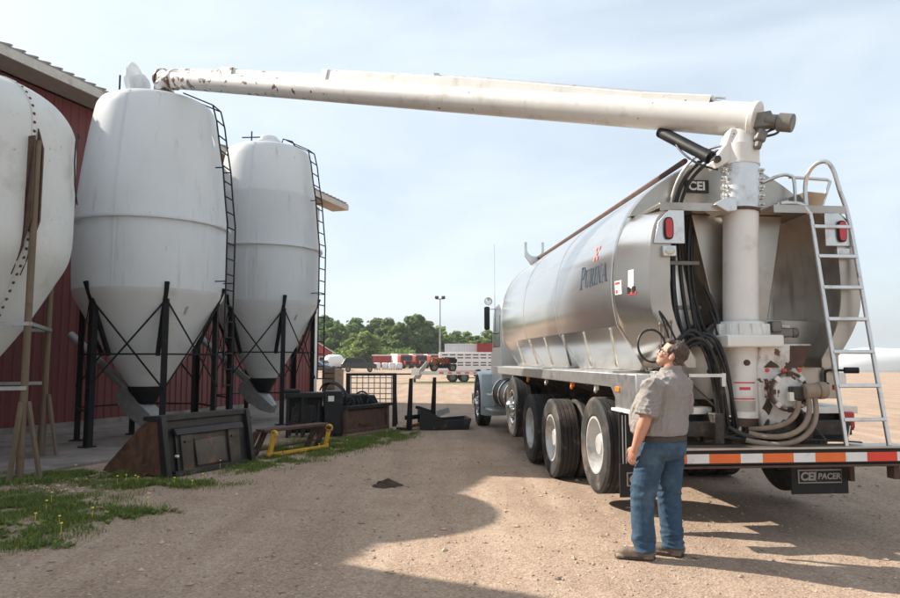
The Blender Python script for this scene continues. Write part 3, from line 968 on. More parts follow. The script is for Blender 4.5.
# swivel column
c0, c1 = Vector((-.13, .44, .95)), Vector((-.03, .44, 3.62))
def colp(z): return c0 + (c1 - c0) * ((z - .95) / 2.67)
def colseg(z0, z1, r, mat, name, par=truck, n=36, r2=None):
    mb = MB(); mb.cyl(colp(z0), colp(z1), r, r2, n); return mb.build(name, mat, par, smooth=40)
col_ = colseg(1.80, 3.02, .164, MT['white'], 'column')
colseg(1.03, 1.70, .164, MT['white'], 'lower_column')
colseg(.95, 1.03, .152, MT['rust_brown'], 'column_foot')
colseg(3.015, 3.47, .168, MT['alu'], 'column_sleeve')
colseg(3.0, 3.03, .178, MT['rust_brown'], 'sleeve_ring')
colseg(3.462, 3.485, .178, MT['white'], 'sleeve_ring')
colseg(3.475, 3.66, .172, MT['white'], 'column_head')
for i in range(5):
    z = 3.07 + i * .085
    for sx in (-.182, .182):
        p = colp(z); mb = MB(); mb.box((p.x + sx, p.y - .03, z), (.05, .06, .05)); mb.cyl((p.x + sx * 1.02, p.y - .06, z), (p.x + sx * 1.02, p.y - .10, z), .014, n=8)
        mb.build('sleeve_clamp', MT['alu'], truck, bevel=.006)
# turntable flange
mb = MB()
p = colp(1.74)
mb.box((p.x - .01, .40, 1.745), (.56, .50, .115)); mb.build('turntable', MT['white'], truck, bevel=.015)
mb = MB(); mb.lathe([(.2, 1.80), (.255, 1.80), (.245, 1.86), (.21, 1.93), (.18, 1.94)], 32, (colp(1.85).x, .44, 0)); mb.build('turntable_collar', MT['white'], truck)
for k in range(7):
    a = -PI / 2 + (k - 3) * .45
    p = colp(1.85); mb = MB(); mb.box((p.x + .235 * math.cos(a), p.y + .235 * math.sin(a), 1.855), (.05, .05, .11), a); mb.build('collar_lug', MT['white'], truck, bevel=.008)
mb = MB(); mb.bx(-.40, -.36, .10, .16, 1.70, 1.79); mb.build('turntable_lug', MT['white'], truck)
# decals on the lower column
for (z, h, w, mt, rr) in ((1.29, .10, .15, 'sticker', .1655), (1.305, .028, .10, 'red_print', .1665), (1.14, .10, .22, 'plate', .1655), (1.36, .012, .2, 'red_print', .1665), (1.21, .012, .2, 'red_print', .1665)):
    mb = MB(); p = colp(z); a0 = -PI / 2 - .25
    n = 8; vs = []
    for zz in (z - h / 2, z + h / 2):
        for i in range(n + 1):
            a = a0 + (i / n - .5) * (w / rr); q = colp(zz)
            vs.append((q.x + rr * math.cos(a), q.y + rr * math.sin(a), zz))
    mb.add(vs, [(i, i + 1, n + 2 + i, n + 1 + i) for i in range(n)]); mb.build('decal', MT[mt], truck, fixn=False)
mb = MB(); p = colp(1.5)
mb.ell((p.x - .02, p.y - .160, 1.545), (.035, .012, .03), 10, 6); mb.build('rust_patch', MT['rust_brown'], truck)
# gear housing, chute, motor
mb = MB()
mb.prism([(.02, 1.72), (.52, 1.72), (.40, 1.50), (.42, 1.40), (.36, 1.14), (.22, .99), (.0, .95), (-.03, 1.5)], .28, .55, 'Y')
mb.build('unload_chute', MT['white_worn'], truck, bevel=.015)
mb = MB(); mb.prism([(.30, 1.705), (.505, 1.705), (.405, 1.50), (.25, 1.50), (.20, 1.46), (.29, 1.56)], .270, .284, 'Y'); mb.build('bare_plate', MT['rust_brown'], truck, smooth=0)
mb = MB(); mb.prism([(.03, 1.50), (.10, 1.565), (.16, 1.53), (.18, 1.50)], .270, .284, 'Y'); mb.build('bare_plate', MT['rust_brown'], truck, smooth=0)
mb = MB(); mb.prism([(.0, 1.12), (.06, 1.22), (.10, 1.14), (.06, 1.06), (.03, 1.1)], .270, .284, 'Y'); mb.build('bare_plate', MT['grime'], truck, smooth=0)
for x in (.06, .22, .38):
    mb = MB(); mb.cyl((x, .285, 1.475), (x, .26, 1.475), .018, n=8); mb.build('red_bolt', MT['tape_red2'], truck)
mb = MB(); mb.cyl((.20, .30, 1.28), (.20, .16, 1.28), .15, n=24); mb.build('gear_cover', MT['white_worn'], truck, bevel=.02)
mb = MB(); mb.lathe([(.165, 0), (.185, 0), (.185, .03), (.165, .03)], 24, (.20, .15, 1.28), 'Y'); mb.build('cover_ring', MT['rust_brown'], truck)
for k in range(8):
    a = k * PI / 4
    mb = MB(); mb.box((.20 + .165 * math.cos(a), .145, 1.28 + .165 * math.sin(a)), (.045, .03, .045), Matrix.Rotation(-a, 4, 'Y')); mb.build('cover_lug', MT['white_worn' if k % 2 else 'rust_brown'], truck)
mb = MB(); mb.box((.25, .10, 1.27), (.14, .10, .12)); mb.build('motor_mount', MT['grime'], truck, bevel=.01)
mb = MB(); mb.cyl((.27, .05, 1.285), (.40, .04, 1.295), .072, n=18); mb.cyl((.40, .04, 1.295), (.475, .035, 1.30), .08, .075, n=18); mb.build('hydraulic_motor', MT['hose_tan'], truck, bevel=.012)
mb = MB(); mb.box((.17, .08, 1.24), (.055, .05, .08)); mb.build('tag_plate', MT['white'], truck, bevel=.006)
mb = MB(); mb.box((.31, .50, 1.865 - .03), (.26, .12, .09)); mb.box((.26, .46, 1.89), (.10, .10, .11)); mb.cyl((.44, .48, 1.835), (.50, .48, 1.835), .05, n=14); mb.cyl((.18, .47, 1.85), (.13, .47, 1.85), .04, n=12)
mb.build('swing_motor', MT['greybox'], truck, bevel=.015)
for k in range(6):
    mb = MB(); x = -.28 + k * .07; mb.box((x, .33, .93), (.035, .05, .05)); mb.build('fitting', MT['plate' if k % 2 else 'grime'], truck, bevel=.006)

def arc_pts(P0, P1, P2, P3, n=14):
    P0, P1, P2, P3 = map(Vector, (P0, P1, P2, P3))
    return [tuple(P0 * (1 - t) ** 3 + P1 * 3 * t * (1 - t) ** 2 + P2 * 3 * t * t * (1 - t) + P3 * t ** 3) for t in [i / n for i in range(n + 1)]]
def hose(P0, P1, P2, P3, r, mat='hose', name='hose'):
    mb = MB(); mb.tube(arc_pts(P0, P1, P2, P3), r, 10); return mb.build(name, MT[mat], truck, smooth=60)
# dusty supply hoses under the motor
hose((.30, .03, 1.24), (.33, -.02, .95), (.10, .02, .82), (-.15, .25, .90), .024, 'hose_tan')
hose((.36, .03, 1.24), (.40, -.02, .90), (.15, .02, .74), (-.20, .22, .84), .024, 'hose_tan')
hose((.22, .05, 1.20), (.20, .02, 1.0), (.05, .12, .95), (-.12, .3, .93), .024, 'hose_tan')
hose((.15, .3, .98), (-.05, .2, .80), (-.2, .2, .86), (-.32, .3, .95), .022, 'grime')
hose((.06, .3, 1.02), (.0, .2, .86), (-.2, .25, .80), (-.45, .35, .9), .02)
# bundle of hoses in the left recess
for i in range(7):
    x = -.70 + i * .045
    hose((x, .70 - .03 * (i % 3), 2.98), (x - .06 + .03 * math.sin(i * 2), .60, 2.5), (x - .06 + .05 * math.cos(i * 1.7), .58, 2.1), (x - .03 + .02 * i, .52, 1.70), .016 + .004 * (i % 2))
for z in (2.52, 2.08):
    mb = MB(); mb.bx(-.77, -.42, .575, .60, z - .02, z + .02); mb.build('hose_clamp', MT['greybox'], truck, bevel=.005)
# bundle looping from the valve stack down to the column foot
for i in range(6):
    o = i * .045
    hose((-.86 + o * .6, .30 + o * .4, 1.62 - o * .3), (-.70 + o, .20 + .07 * math.cos(i * 1.3), 2.02 + .10 * math.sin(i * 1.7)), (-.50 + o * .7, .22 + .06 * math.sin(i * 2.3), 1.72 + .06 * math.cos(i)), (-.42 + o * .9 + .03 * math.sin(i * 2.1), .30 + .05 * (i % 2), 1.02 - .02 * i), .015 + .004 * (i % 2))
hose((-.42, .5, 2.3), (-.30, .45, 2.0), (-.28, .42, 1.9), (-.40, .40, 1.62), .02)
hose((-.36, .5, 2.05), (-.30, .36, 1.75), (-.42, .30, 1.6), (-.5, .3, 1.45), .018)
# column feed hoses over the bulkhead
hose((-.18, .40, 3.62), (-.34, .55, 3.62), (-.52, .80, 3.50), (-.54, .86, 3.07), .022)
hose((-.17, .38, 3.58), (-.30, .52, 3.57), (-.47, .78, 3.46), (-.49, .86, 3.07), .018)
hose((-.19, .42, 3.66), (-.36, .56, 3.70), (-.57, .80, 3.55), (-.59, .87, 3.07), .014, 'alu')
# valve stack at the left
mb = MB(); mb.bx(-.98, -.84, .22, .40, 1.50, 1.56); mb.bx(-.95, -.87, .26, .36, 1.56, 1.72); mb.build('valve_block', MT['grime'], truck, bevel=.01)
for i in range(4):
    mb = MB(); x = -.96 + i * .035; mb.tube([(x, .27, 1.7), (x - .01, .25, 1.88 + .02 * (i % 2))], .008, 8); mb.ell((x - .01, .25, 1.90 + .02 * (i % 2)), (.016, .016, .02), 8, 6); mb.build('valve_lever', MT['hose_tan'], truck)
mb = MB()
mb.tube([(-1.06 + .13 * math.cos(a), .24 + .02 * math.sin(a), 1.70 + .15 * math.sin(a)) for a in [2 * PI * i / 24 for i in range(25)]], .011, 8, caps=False); mb.build('hose_loop', MT['hose'], truck)
hose((-.99, .22, 2.02), (-.90, .18, 1.9), (-.86, .2, 1.75), (-.80, .25, 1.72), .010)
hose((-.985, .22, 2.0), (-.94, .18, 1.88), (-.9, .2, 1.7), (-.86, .25, 1.66), .010)

# boom
bA = Vector((-.02, .45, 3.94))
bB = tw((-5.66, 13.32, 7.07))
bd = (bB - bA).normalized()
bs_ = bd.cross(Vector((0, 0, 1))).normalized()
bu = bs_.cross(bd).normalized()
BL = (bB - bA).length
def bpnt(t, s=0, u=0): return bA + bd * t + bs_ * s + bu * u
boom_mat = MT['white'].copy(); boom_mat.name = 'boom_enamel'
def boom_chips():
    """paint flaked off mostly towards the discharge end"""
    N, L = boom_mat.node_tree.nodes, boom_mat.node_tree.links
    b = N['Principled BSDF']
    src = b.inputs['Base Color'].links[0].from_socket
    t = N.new('ShaderNodeTexCoord'); sp = N.new('ShaderNodeSeparateXYZ'); L.new(t.outputs['Object'], sp.inputs[0])
    mr = N.new('ShaderNodeMapRange'); mr.inputs['From Min'].default_value = -8.3; mr.inputs['From Max'].default_value = -4.0
    mr.inputs['To Min'].default_value = .16; mr.inputs['To Max'].default_value = -.085
    L.new(sp.outputs['X'], mr.inputs['Value'])
    n = N.new('ShaderNodeTexNoise'); n.inputs['Scale'].default_value = 6.5; n.inputs['Detail'].default_value = 4
    L.new(t.outputs['Object'], n.inputs['Vector'])
    a = N.new('ShaderNodeMath'); a.operation = 'ADD'; L.new(n.outputs['Fac'], a.inputs[0]); L.new(mr.outputs['Result'], a.inputs[1])
    m2 = N.new('ShaderNodeMapRange'); m2.inputs['From Min'].default_value = .635; m2.inputs['From Max'].default_value = .655
    L.new(a.outputs[0], m2.inputs['Value'])
    x = N.new('ShaderNodeMixRGB'); x.inputs['Color2'].default_value = (.16, .085, .05, 1)
    L.new(m2.outputs['Result'], x.inputs['Fac']); L.new(src, x.inputs['Color1']); L.new(x.outputs['Color'], b.inputs['Base Color'])
boom_chips()
mb = MB(); mb.cyl(bpnt(-.12), bpnt(BL), .170, .172, n=40); boom = mb.build('boom', boom_mat, truck, smooth=40)
# top channel of the boom in stepped lengths
def chan(t0, t1, w, h0, h1, name='boom_channel'):
    mb = MB()
    rr = []
    for t, hh in ((t0, h0), (t1, h1)):
        rr.append([tuple(bpnt(t, s, u)) for s, u in ((-w, .10), (w, .10), (w, .17 + hh), (w * .8, .185 + hh), (-w * .8, .185 + hh), (-w, .17 + hh))])
    mb.loft(rr); return mb.build(name, boom_mat, boom, smooth=20)
chan(1.05, 3.4, .10, .01, .085)
chan(3.4, 6.2, .10, .085, .09)
chan(6.35, 8.7, .085, .04, .045)
chan(9.1, 10.5, .075, .03, .02)
chan(6.2, 6.34, .115, .11, .11, 'channel_clamp'); chan(8.72, 9.08, .11, .075, .075, 'channel_clamp'); chan(.30, 1.04, .12, .015, .01, 'channel_clamp')
mb = MB(); mb.tube([bpnt(.2, .02, .205), bpnt(3.4, .02, .30), bpnt(6.2, .02, .31)], .012, 6); mb.build('boom_wire', MT['alu_tube'], boom)
mb = MB(); mb.box(bpnt(4.1, 0, .30), (.08, .05, .05)); mb.build('wire_clip', MT['alu'], boom)
for t in (BL - .02, BL - .5):
    mb = MB(); mb.cyl(bpnt(t - .025), bpnt(t + .025), .198, n=36); mb.build('boom_band', boom_mat, boom, smooth=40)
for (t, u) in ((4.15, .02), (4.15, -.06), (4.2, -.10), (5.55, .03)):
    mb = MB(); mb.cyl(bpnt(t, .17, u), bpnt(t, .192, u), .013, n=8); mb.build('drain_hole', MT['grime'], boom)
# discharge spout over the bin
mb = MB(); mb.tube([bpnt(BL - .28, 0, -.05), bpnt(BL - .14, 0, -.14), tuple(bpnt(BL - .13, 0, -.05) + Vector((0, 0, -.27)))], .17, 24, radii=[.17, .185, .20]); mb.build('discharge_spout', boom_mat, boom)
mb = MB(); mb.lathe([(.205, -.30), (.225, -.30), (.225, -.24), (.205, -.24)], 24, tuple(bpnt(BL - .13, 0, -.05))); mb.build('spout_band', MT['rust_brown'], boom)
mb = MB(); mb.cyl(bpnt(BL - .02), bpnt(BL + .06), .15, .13, n=20); mb.build('end_bearing', MT['grime'], boom)
# hinge end: plate, motor, knuckle
mb = MB(); mb.cyl(bpnt(-.12), bpnt(-.17), .185, n=30); mb.build('end_plate', MT['white'], boom, bevel=.006)
for u in (.11, -.11):
    mb = MB(); mb.box(bpnt(-.10, .185, u), (.10, .05, .11), Matrix.Rotation(R(-25), 4, 'Z')); mb.cyl(bpnt(-.10, .20, u), bpnt(-.10, .235, u), .03, n=10); mb.build('hinge_lug', MT['white'], boom, bevel=.008)
mb = MB(); mb.box(bpnt(-.22), (.17, .13, .15), Matrix.Rotation(R(-38), 4, 'Z')); mb.cyl(bpnt(-.25), bpnt(-.36), .07, n=18); mb.cyl(bpnt(-.36), bpnt(-.50), .088, n=20); mb.build('boom_motor', MT['greybox'], boom, bevel=.012)
mb = MB(); mb.tube([colp(3.62), colp(3.66), colp(3.80), colp(3.85)], .17, 28, radii=[.172, .165, .12, .10]); mb.build('boom_knuckle', MT['white'], truck)
mb = MB(); mb.prism([(-.20, 3.48), (-.32, 3.42), (-.36, 3.48), (-.22, 3.66), (-.16, 3.82), (.12, 3.80), (.1, 3.6)], .36, .52, 'Y'); mb.build('knuckle_bracket', MT['white'], truck, bevel=.012)
mb = MB(); mb.box((.075, .25, 3.71), (.10, .08, .12), Matrix.Rotation(R(20), 4, 'Y')); mb.cyl((.06, .25, 3.66), (.03, .25, 3.58), .035, n=10); mb.build('swivel_fitting', MT['greybox'], truck, bevel=.02)
hose((.10, .25, 3.72), (.18, .22, 3.80), (.30, .30, 3.78), (.38, .36, 3.92), .012)
hose((.10, .25, 3.70), (.20, .24, 3.73), (.30, .30, 3.74), (.34, .36, 3.86), .012)
# lift cylinder
l0 = bpnt(.78, .0, -.19); l1 = Vector((-.30, .40, 3.50))
ld = (l1 - l0)
mb = MB(); mb.cyl(l0, l0 + ld * .86, .062, n=16); mb.cyl(l0 + ld * .78, l0 + ld * .90, .065, n=16); mb.cyl(l0 + ld * .9, l1, .03, n=12)
mb.build('lift_cylinder', MT['black'], truck, smooth=40)
mb = MB(); mb.cyl(l1 + Vector((-.02, -.07, 0)), l1 + Vector((-.02, .07, 0)), .035, n=12); mb.build('cylinder_pin', MT['grime'], truck)
hose(tuple(l0 + ld * .3 + Vector((-.03, -.06, -.07))), tuple(l0 + ld * .6 + Vector((-.12, -.06, -.12))), tuple(l0 + ld * .9 + Vector((-.12, -.03, -.10))), (-.28, .42, 3.42), .011)

# chassis
for x in (-.43, .43):
    mb = MB(); mb.bx(x - .045, x + .045, .25, 12.4, .80, 1.08); mb.build('chassis_rail', MT['grime'], truck, bevel=.01)
mb = MB(); mb.bx(-.93, .93, .35, .50, .86, 1.0); mb.build('rear_crossmember', MT['grime'], truck, bevel=.01)
for x0, x1 in ((-1.0, -.46), (.36, 1.0)):
    mb = MB(); mb.bx(x0, x1, .50, 1.0, .78, 1.10); mb.build('tail_box', MT['black'], truck, bevel=.012)
    mb = MB(); mb.bx(x0 - .04, x1 + .04, .42, 1.02, 1.102, 1.125); mb.bx(x0 - .04, x1 + .04, .415, .42, 1.06, 1.125); mb.build('tail_box_top', MT['alu'], truck, bevel=.004)
mb = MB(); mb.bx(.865, .995, .42, .50, .90, 1.09); st = mb.build('stop_lamp', MT['black'], truck)
mb = MB(); mb.box((.93, .405, .995), (.115, .05, .165)); mb.build('lens', MT['lens_red'], st, bevel=.018)
mb = MB(); mb.box((.95, .59, 1.30), (.05, .012, .05)); mb.build('reflector', MT['tape_red2'], truck)
mb = MB(); mb.tube([(.62, .56, 1.20), (.80, .56, 1.20), (.82, .56, 1.24), (.82, .56, 1.44), (.84, .55, 1.47), (1.0, .5, 1.47)], .012, 8); mb.build('air_line', MT['black'], truck)
mb = MB(); mb.cyl((.98, .5, 1.47), (1.10, .46, 1.47), .03, n=12); mb.build('glad_hand', MT['black'], truck)
# dark pipework under the hopper
for i in range(7):
    x = -.75 + i * .2
    mb = MB(); mb.tube([(x, .5, .78 + .05 * (i % 3)), (x + .12, .6, .95), (x + .05, .75, 1.3), (x, .9, 1.45)], .04, 10); mb.build('under_pipe', MT['grime'], truck)
for a, b in (((-.62, .42, 1.35), (-.05, .38, .82)), ((.05, .30, .86), (.85, .12, .82)), ((.45, .4, 1.1), (.6, .25, .82)), ((-.55, .30, .82), (-.1, .3, .92))):
    mb = MB(); mb.bar(a, b, .05, .012); mb.build('strap_brace', MT['grime'], truck)
mb = MB(); mb.cyl((-.17, .40, .95), (-.17, .40, .80), .07, n=14); mb.build('drain_pipe', MT['grime'], truck)

# silver side rails, side boxes
for s in (-1, 1):
    mb = MB(); mb.bx(min(s * 1.22, s * 1.10), max(s * 1.22, s * 1.10), .82, 8.7, 1.30, 1.44); mb.build('side_rail', MT['alu'], truck, bevel=.008)
    mb = MB(); mb.bx(min(s * 1.12, s * .6), max(s * 1.12, s * .6), 1.2, 8.5, 1.425, 1.455); mb.build('side_deck', MT['alu'], truck)
    if s < 0:
      mb = MB(); mb.prism([(.22, 1.10), (.82, 1.10), (.82, 1.20), (.95, 1.30), (.95, 1.44), (.22, 1.44)], s * 1.225, s * .98, 'X'); sb = mb.build('side_box', MT['alu'], truck, bevel=.01)
      mb = MB(); mb.box((s * 1.232, .72, 1.285), (.012, .12, .05)); mb.build('marker_lamp', MT['amber'], truck, bevel=.004)
      mb = MB(); mb.bx(min(s * 1.25, s * .9), max(s * 1.25, s * .9), .20, .86, 1.075, 1.10); mb.build('box_lip', MT['white_clean'], truck)
    for yy in (1.6, 2.6, 4.0, 5.3, 6.6):
        mb = MB(); mb.box((s * 1.17, yy, 1.27), (.04, .05, .06)); mb.ell((s * 1.18, yy, 1.235), (.022, .022, .03), 10, 6); mb.build('clearance_lamp', MT['amber' if yy in (2.6, 5.3) else 'lens_clear'], truck)
    for yy in (1.3, 2.2, 3.2, 4.2, 5.2, 6.2, 7.2):
        mb = MB(); mb.bar((s * .45, yy, 1.06), (s * 1.14, yy, 1.33), .06, .06); mb.build('outrigger', MT['grime'], truck)
mb = MB(); mb.prism([(-1.10, 1.47), (-.86, 1.47), (-.86, 1.40), (-1.10, 1.25)], .10, .20, 'Y'); sbk = mb.build('step_bracket', MT['alu'], truck, bevel=.006)
mb = MB(); mb.box((-1.0, .095, 1.39), (.05, .004, .08)); mb.build('warning_sticker', MT['yellow_print'], sbk)
mb = MB(); mb.bar((-.75, .18, 1.43), (-.42, .18, 1.43), .05, .03); mb.build('step_bar', MT['alu'], truck)
mb = MB(); mb.bx(-.44, -.40, .16, .2, 1.33, 1.45); mb.build('step_bar_end', MT['alu'], truck)

# rear bumper with reflective tape
BXL, BXR = -1.17, 1.22
mb = MB(); mb.bx(BXL, BXR, 0, .16, .645, .775); mb.build('rear_bumper', MT['black'], truck, bevel=.008)
mb = MB(); mb.bx(BXL, BXR, -.012, .22, .778, .80); mb.build('bumper_top', MT['steel_dull'], truck, bevel=.004)
mb = MB(); mb.bx(BXL, BXR, -.012, .10, .622, .642); mb.build('bumper_bottom', MT['rust_brown'], truck, bevel=.003)
segs = []
x = BXL + .02
i = 0
while x < BXR - .03:
    w = min((.285 if i % 2 == 0 else .205), BXR - .02 - x)
    mb = MB(); mb.bx(x + .001, x + w - .001, -.008, -.003, .668, .748)
    mb.build('tape_segment', MT[('tape_red2' if x > .75 else 'tape_red') if i % 2 == 0 else 'tape_white'], truck, smooth=0)
    x += w; i += 1
for x in (-1.02, 1.08):
    mb = MB(); mb.bx(x, x + .06, .02, .12, .50, .62); mb.build('bumper_hanger', MT['rust_brown'], truck, bevel=.006)
mb = MB(); mb.bx(.92, .97, .40, .46, .42, .62); mb.build('flap_hanger', MT['rust_brown'], truck, bevel=.006)

# mud flaps with maker plates
for (x0, x1, name) in ((-1.30, -.72, 'l'), (.39, .965, 'r')):
    cx = (x0 + x1) / 2
    if name == 'l':
        mb = MB(); mb.bx(x0 + .01, x1 - .01, .52, .535, .54, 1.08); mb.build('mud_flap', MT['black_flap'], truck, bevel=.003)
        for xx in (x0 + .04, x0 + .07):
            mb = MB(); mb.cyl((xx, .51, .58), (xx, .51, 1.05), .006, n=6); mb.build('flap_rod', MT['alu'], truck)
    mb = MB(); mb.bx(x0, x1, .495, .515, .29, .60); fl = mb.build('mud_flap', MT['black_flap'], truck, bevel=.004)
    mb = MB(); mb.box((cx - .005, .490, .458), (.44, .006, .128)); mp_ = mb.build('maker_plate', MT['plate'], fl, smooth=0)
    mb = MB(); mb.box((cx - .13, .4855, .458), (.165, .004, .106)); mb.build('plate_panel', MT['black_print'], fl, smooth=0)
    mb = MB(); mb.box((cx + .085, .4855, .458), (.25, .004, .106)); mb.build('plate_panel', MT['black_print'], fl, smooth=0)
    put_text(text_mesh('CEI', .105, MT['plate'], .12, .004), fl, (cx - .13, .482, .456))
    put_text(text_mesh('PACER', .078, MT['plate'], .12, .002), fl, (cx + .085, .482, .456))

# rear ladder
def bend(pts, k=5): return catmull([tuple(p) for p in pts], k=k)
LB0, LB1 = Vector((.65, .04, .80)), Vector((1.06, .04, .80))
LT0, LT1 = Vector((.57, .27, 2.86)), Vector((.955, .27, 2.86))
mb = MB()
mb.tube(bend([LB0, LB0 + (LT0 - LB0) * .5, LT0, (.545, .28, 2.98), (.49, .30, 3.06), (.40, .33, 3.08), (.30, .34, 3.075)]), .021, 12)
lad = mb.build('ladder_rail', MT['alu_tube'], truck, smooth=60)
mb = MB()
mb.tube(bend([LB1, LB1 + (LT1 - LB1) * .5, LT1, (.875, .29, 3.22), (.825, .30, 3.42), (.775, .33, 3.50), (.71, .39, 3.49), (.665, .45, 3.41), (.65, .48, 3.28), (.65, .48, 3.06)]), .021, 12)
lad2 = mb.build('ladder_rail', MT['alu_tube'], truck, smooth=60)
for z in (1.03, 1.335, 1.645, 1.95, 2.25, 2.55, 2.84):
    t = (z - .8) / 2.06
    a, b = LB0 + (LT0 - LB0) * t, LB1 + (LT1 - LB1) * t
    mb = MB(); mb.bar(a, b, .06, .035, up=(0, .1, 1)); mb.build('rung', MT['alu'], truck, bevel=.006)
mb = MB(); mb.bar((.66, .06, .80), (.70, .06, .98), .03, .01); mb.build('ladder_foot', MT['alu'], truck)
# guard rails by the ladder head and the perch box
mb = MB(); mb.tube(bend([(.44, .9, 3.43), (.62, .86, 3.50), (.70, .82, 3.49), (.735, .80, 3.42), (.73, .78, 3.06)]), .019, 10); mb.build('guard_rail', MT['alu_tube'], truck, smooth=60)
mb = MB(); mb.tube([(.70, .84, 3.48), (1.10, .80, 3.45), (1.125, .79, 3.43), (.93, .70, 3.06)], .017, 10); mb.build('guard_rail', MT['alu_tube'], truck, smooth=60)
mb = MB()
mb.add([(.74, .62, 3.28), (.98, .62, 3.26), (.98, .95, 3.26), (.74, .95, 3.28), (.72, .70, 3.05), (.90, .70, 3.05), (.90, .95, 3.05), (.72, .95, 3.05)],
       [(0, 1, 2, 3), (7, 6, 5, 4), (0, 4, 5, 1), (1, 5, 6, 2), (2, 6, 7, 3), (3, 7, 4, 0)])
mb.build('perch_box', MT['steel_dull'], truck, smooth=0, bevel=.008)
mb = MB(); mb.prism([(.50, 3.06), (.66, 3.06), (.68, 3.24), (.56, 3.20)], .82, .86, 'Y'); mb.build('deck_gusset', MT['alu'], truck)

# wheels
def wheel_meshes(w, r, rimr, deep):
    mb = MB()
    hw = w / 2
    prof = [(rimr, -hw * .72), (rimr + .03, -hw * .92), (r * .80, -hw), (r * .93, -hw * .97), (r * .975, -hw * .86)]
    for g in (-.55, -.18, .18, .55):
        prof += [(r, hw * (g - .26)), (r, hw * (g - .04)), (r - .014, hw * (g - .03)), (r - .014, hw * (g + .03)), (r, hw * (g + .04))]
    prof += [(r, hw * .80), (r * .975, hw * .86), (r * .93, hw * .97), (r * .80, hw), (rimr + .03, hw * .92), (rimr, hw * .72), (rimr, -hw * .72)]
    mb.lathe(prof, 48, axis='X')
    tyre = mb.mesh('tyre', MT['rubber'], smooth=30)
    mb = MB()
    o = -hw * .80        # outer side towards -x
    if deep:
        prof = [(rimr + .012, o), (rimr + .012, o - .012), (rimr - .012, o - .012), (rimr - .02, o + .02), (rimr * .90, o + .05), (rimr * .84, o + .16), (rimr * .6, o + .18), (rimr * .42, o + .165), (rimr * .42, o + .06), (rimr * .34, o + .03), (rimr * .02, o + .03)]
    else:
        prof = [(rimr + .012, o), (rimr + .012, o - .012), (rimr - .012, o - .012), (rimr - .02, o + .02), (rimr * .86, o + .06), (rimr * .68, o - .0), (rimr * .5, o - .02), (rimr * .42, o - .02), (rimr * .40, o - .08), (rimr * .30, o - .11), (rimr * .02, o - .11)]
    mb.lathe(prof, 40, axis='X')
    mb.lathe([(rimr, o), (rimr, -o)], 40, axis='X')
    rim = mb.mesh('rim', MT['rim'] if deep else MT['chrome'], smooth=30)
    mb = MB()
    hz = (o + .165) if deep else (o - .02)
    mb.cyl((hz - .035, 0, 0), (hz + .02, 0, 0), .018, n=6); nut = mb.mesh('lug_nut', MT['alu'])
    mb = MB(); mb.cyl((hz - .01, 0, 0), (hz + .01, 0, 0), .032, n=12); hole = mb.mesh('hand_hole', MT['black'])
    return tyre, rim, nut, hole, rimr
WD = wheel_meshes(.30, .522, .30, True)
WS = wheel_meshes(.30, .522, .30, False)
def wheel(x, y, z, side, kind):
    tyre, rim, nut, hole, rr = kind
    rz = 0 if side < 0 else PI
    wobj = link_copy(rim, 'wheel', truck, (x, y, z), (rnd.random() * 3, 0, rz))
    link_copy(tyre, 'tyre', wobj)
    for k in range(10):
        a = 2 * PI * k / 10
        link_copy(nut, 'lug_nut', wobj, (0, .15 * math.cos(a), .15 * math.sin(a)))
    for k in range(8):
        a = 2 * PI * (k + .5) / 8
        link_copy(hole, 'hand_hole', wobj, (0 if kind is WD else .02, .21 * math.cos(a), .21 * math.sin(a)))
AX = [(1.64, .64, False, WD), (3.45, .522, True, WD), (4.82, .522, True, WD), (6.35, .74, False, WS), (11.0, .522, False, WS)]
for (y, z, dual, kind) in AX:
    for s in (-1, 1):
        wheel(s * (1.12 if y > 2 else 1.06), y, z, s, kind)
        if dual:
            wheel(s * .79, y, z, -s, WD)
    mb = MB(); mb.cyl((-1.0, y, z), (1.0, y, z), .075, n=14)
    if dual: mb.ell((0, y, z), (.24, .26, .26), 16, 10)
    mb.build('axle', MT['grime'], truck)
    if y < 8:
        for s in (-1, 1):
            mb = MB(); mb.bar((s * .5, y - .5, 1.0), (s * .5, y + .5, .9), .09, .10); mb.cyl((s * .55, y, z + .05), (s * .55, y, 1.15), .12, n=14); mb.build('air_suspension', MT['grime'], truck)

# fuel tank, cab, front fenders
for s in (-1, 1):
    mb = MB(); mb.cyl((s * .86, 7.35, .86), (s * .86, 9.1, .86), .33, n=32); ft = mb.build('fuel_tank', MT['chrome'] if s > 0 else MT['black'], truck, bevel=.03)
    for yy in (7.5, 8.2, 8.95):
        mb = MB(); mb.lathe([(.335, -.04), (.345, -.04), (.345, .04), (.335, .04)], 32, (s * .86, yy, .86), 'Y'); mb.build('tank_strap', MT['chrome'], truck)
    mb = MB(); mb.bx(min(s * .75, s * 1.22), max(s * .75, s * 1.22), 9.2, 9.9, .45, .50); mb.bx(min(s * .8, s * 1.2), max(s * .8, s * 1.2), 9.25, 9.9, .78, .82); mb.build('cab_step', MT['alu'], truck, bevel=.01)
mb = MB()
cabp = [(8.75, .95), (10.35, .95), (10.35, 1.75), (10.15, 1.82), (9.95, 2.62), (9.75, 2.78), (8.75, 2.85)]
mb.prism(cabp, -1.02, 1.02, 'X'); cab = mb.build('cab', MT['cabwhite'], truck, bevel=.06)
mb = MB(); mb.prism([(9.0, 1.85), (9.98, 1.85), (9.82, 2.50), (9.0, 2.55)], -1.026, -1.018, 'X'); mb.build('cab_window', MT['glass'], cab)
mb = MB(); mb.prism([(9.0, 1.85), (9.98, 1.85), (9.82, 2.50), (9.0, 2.55)], 1.018, 1.026, 'X'); mb.build('cab_window', MT['glass'], cab)
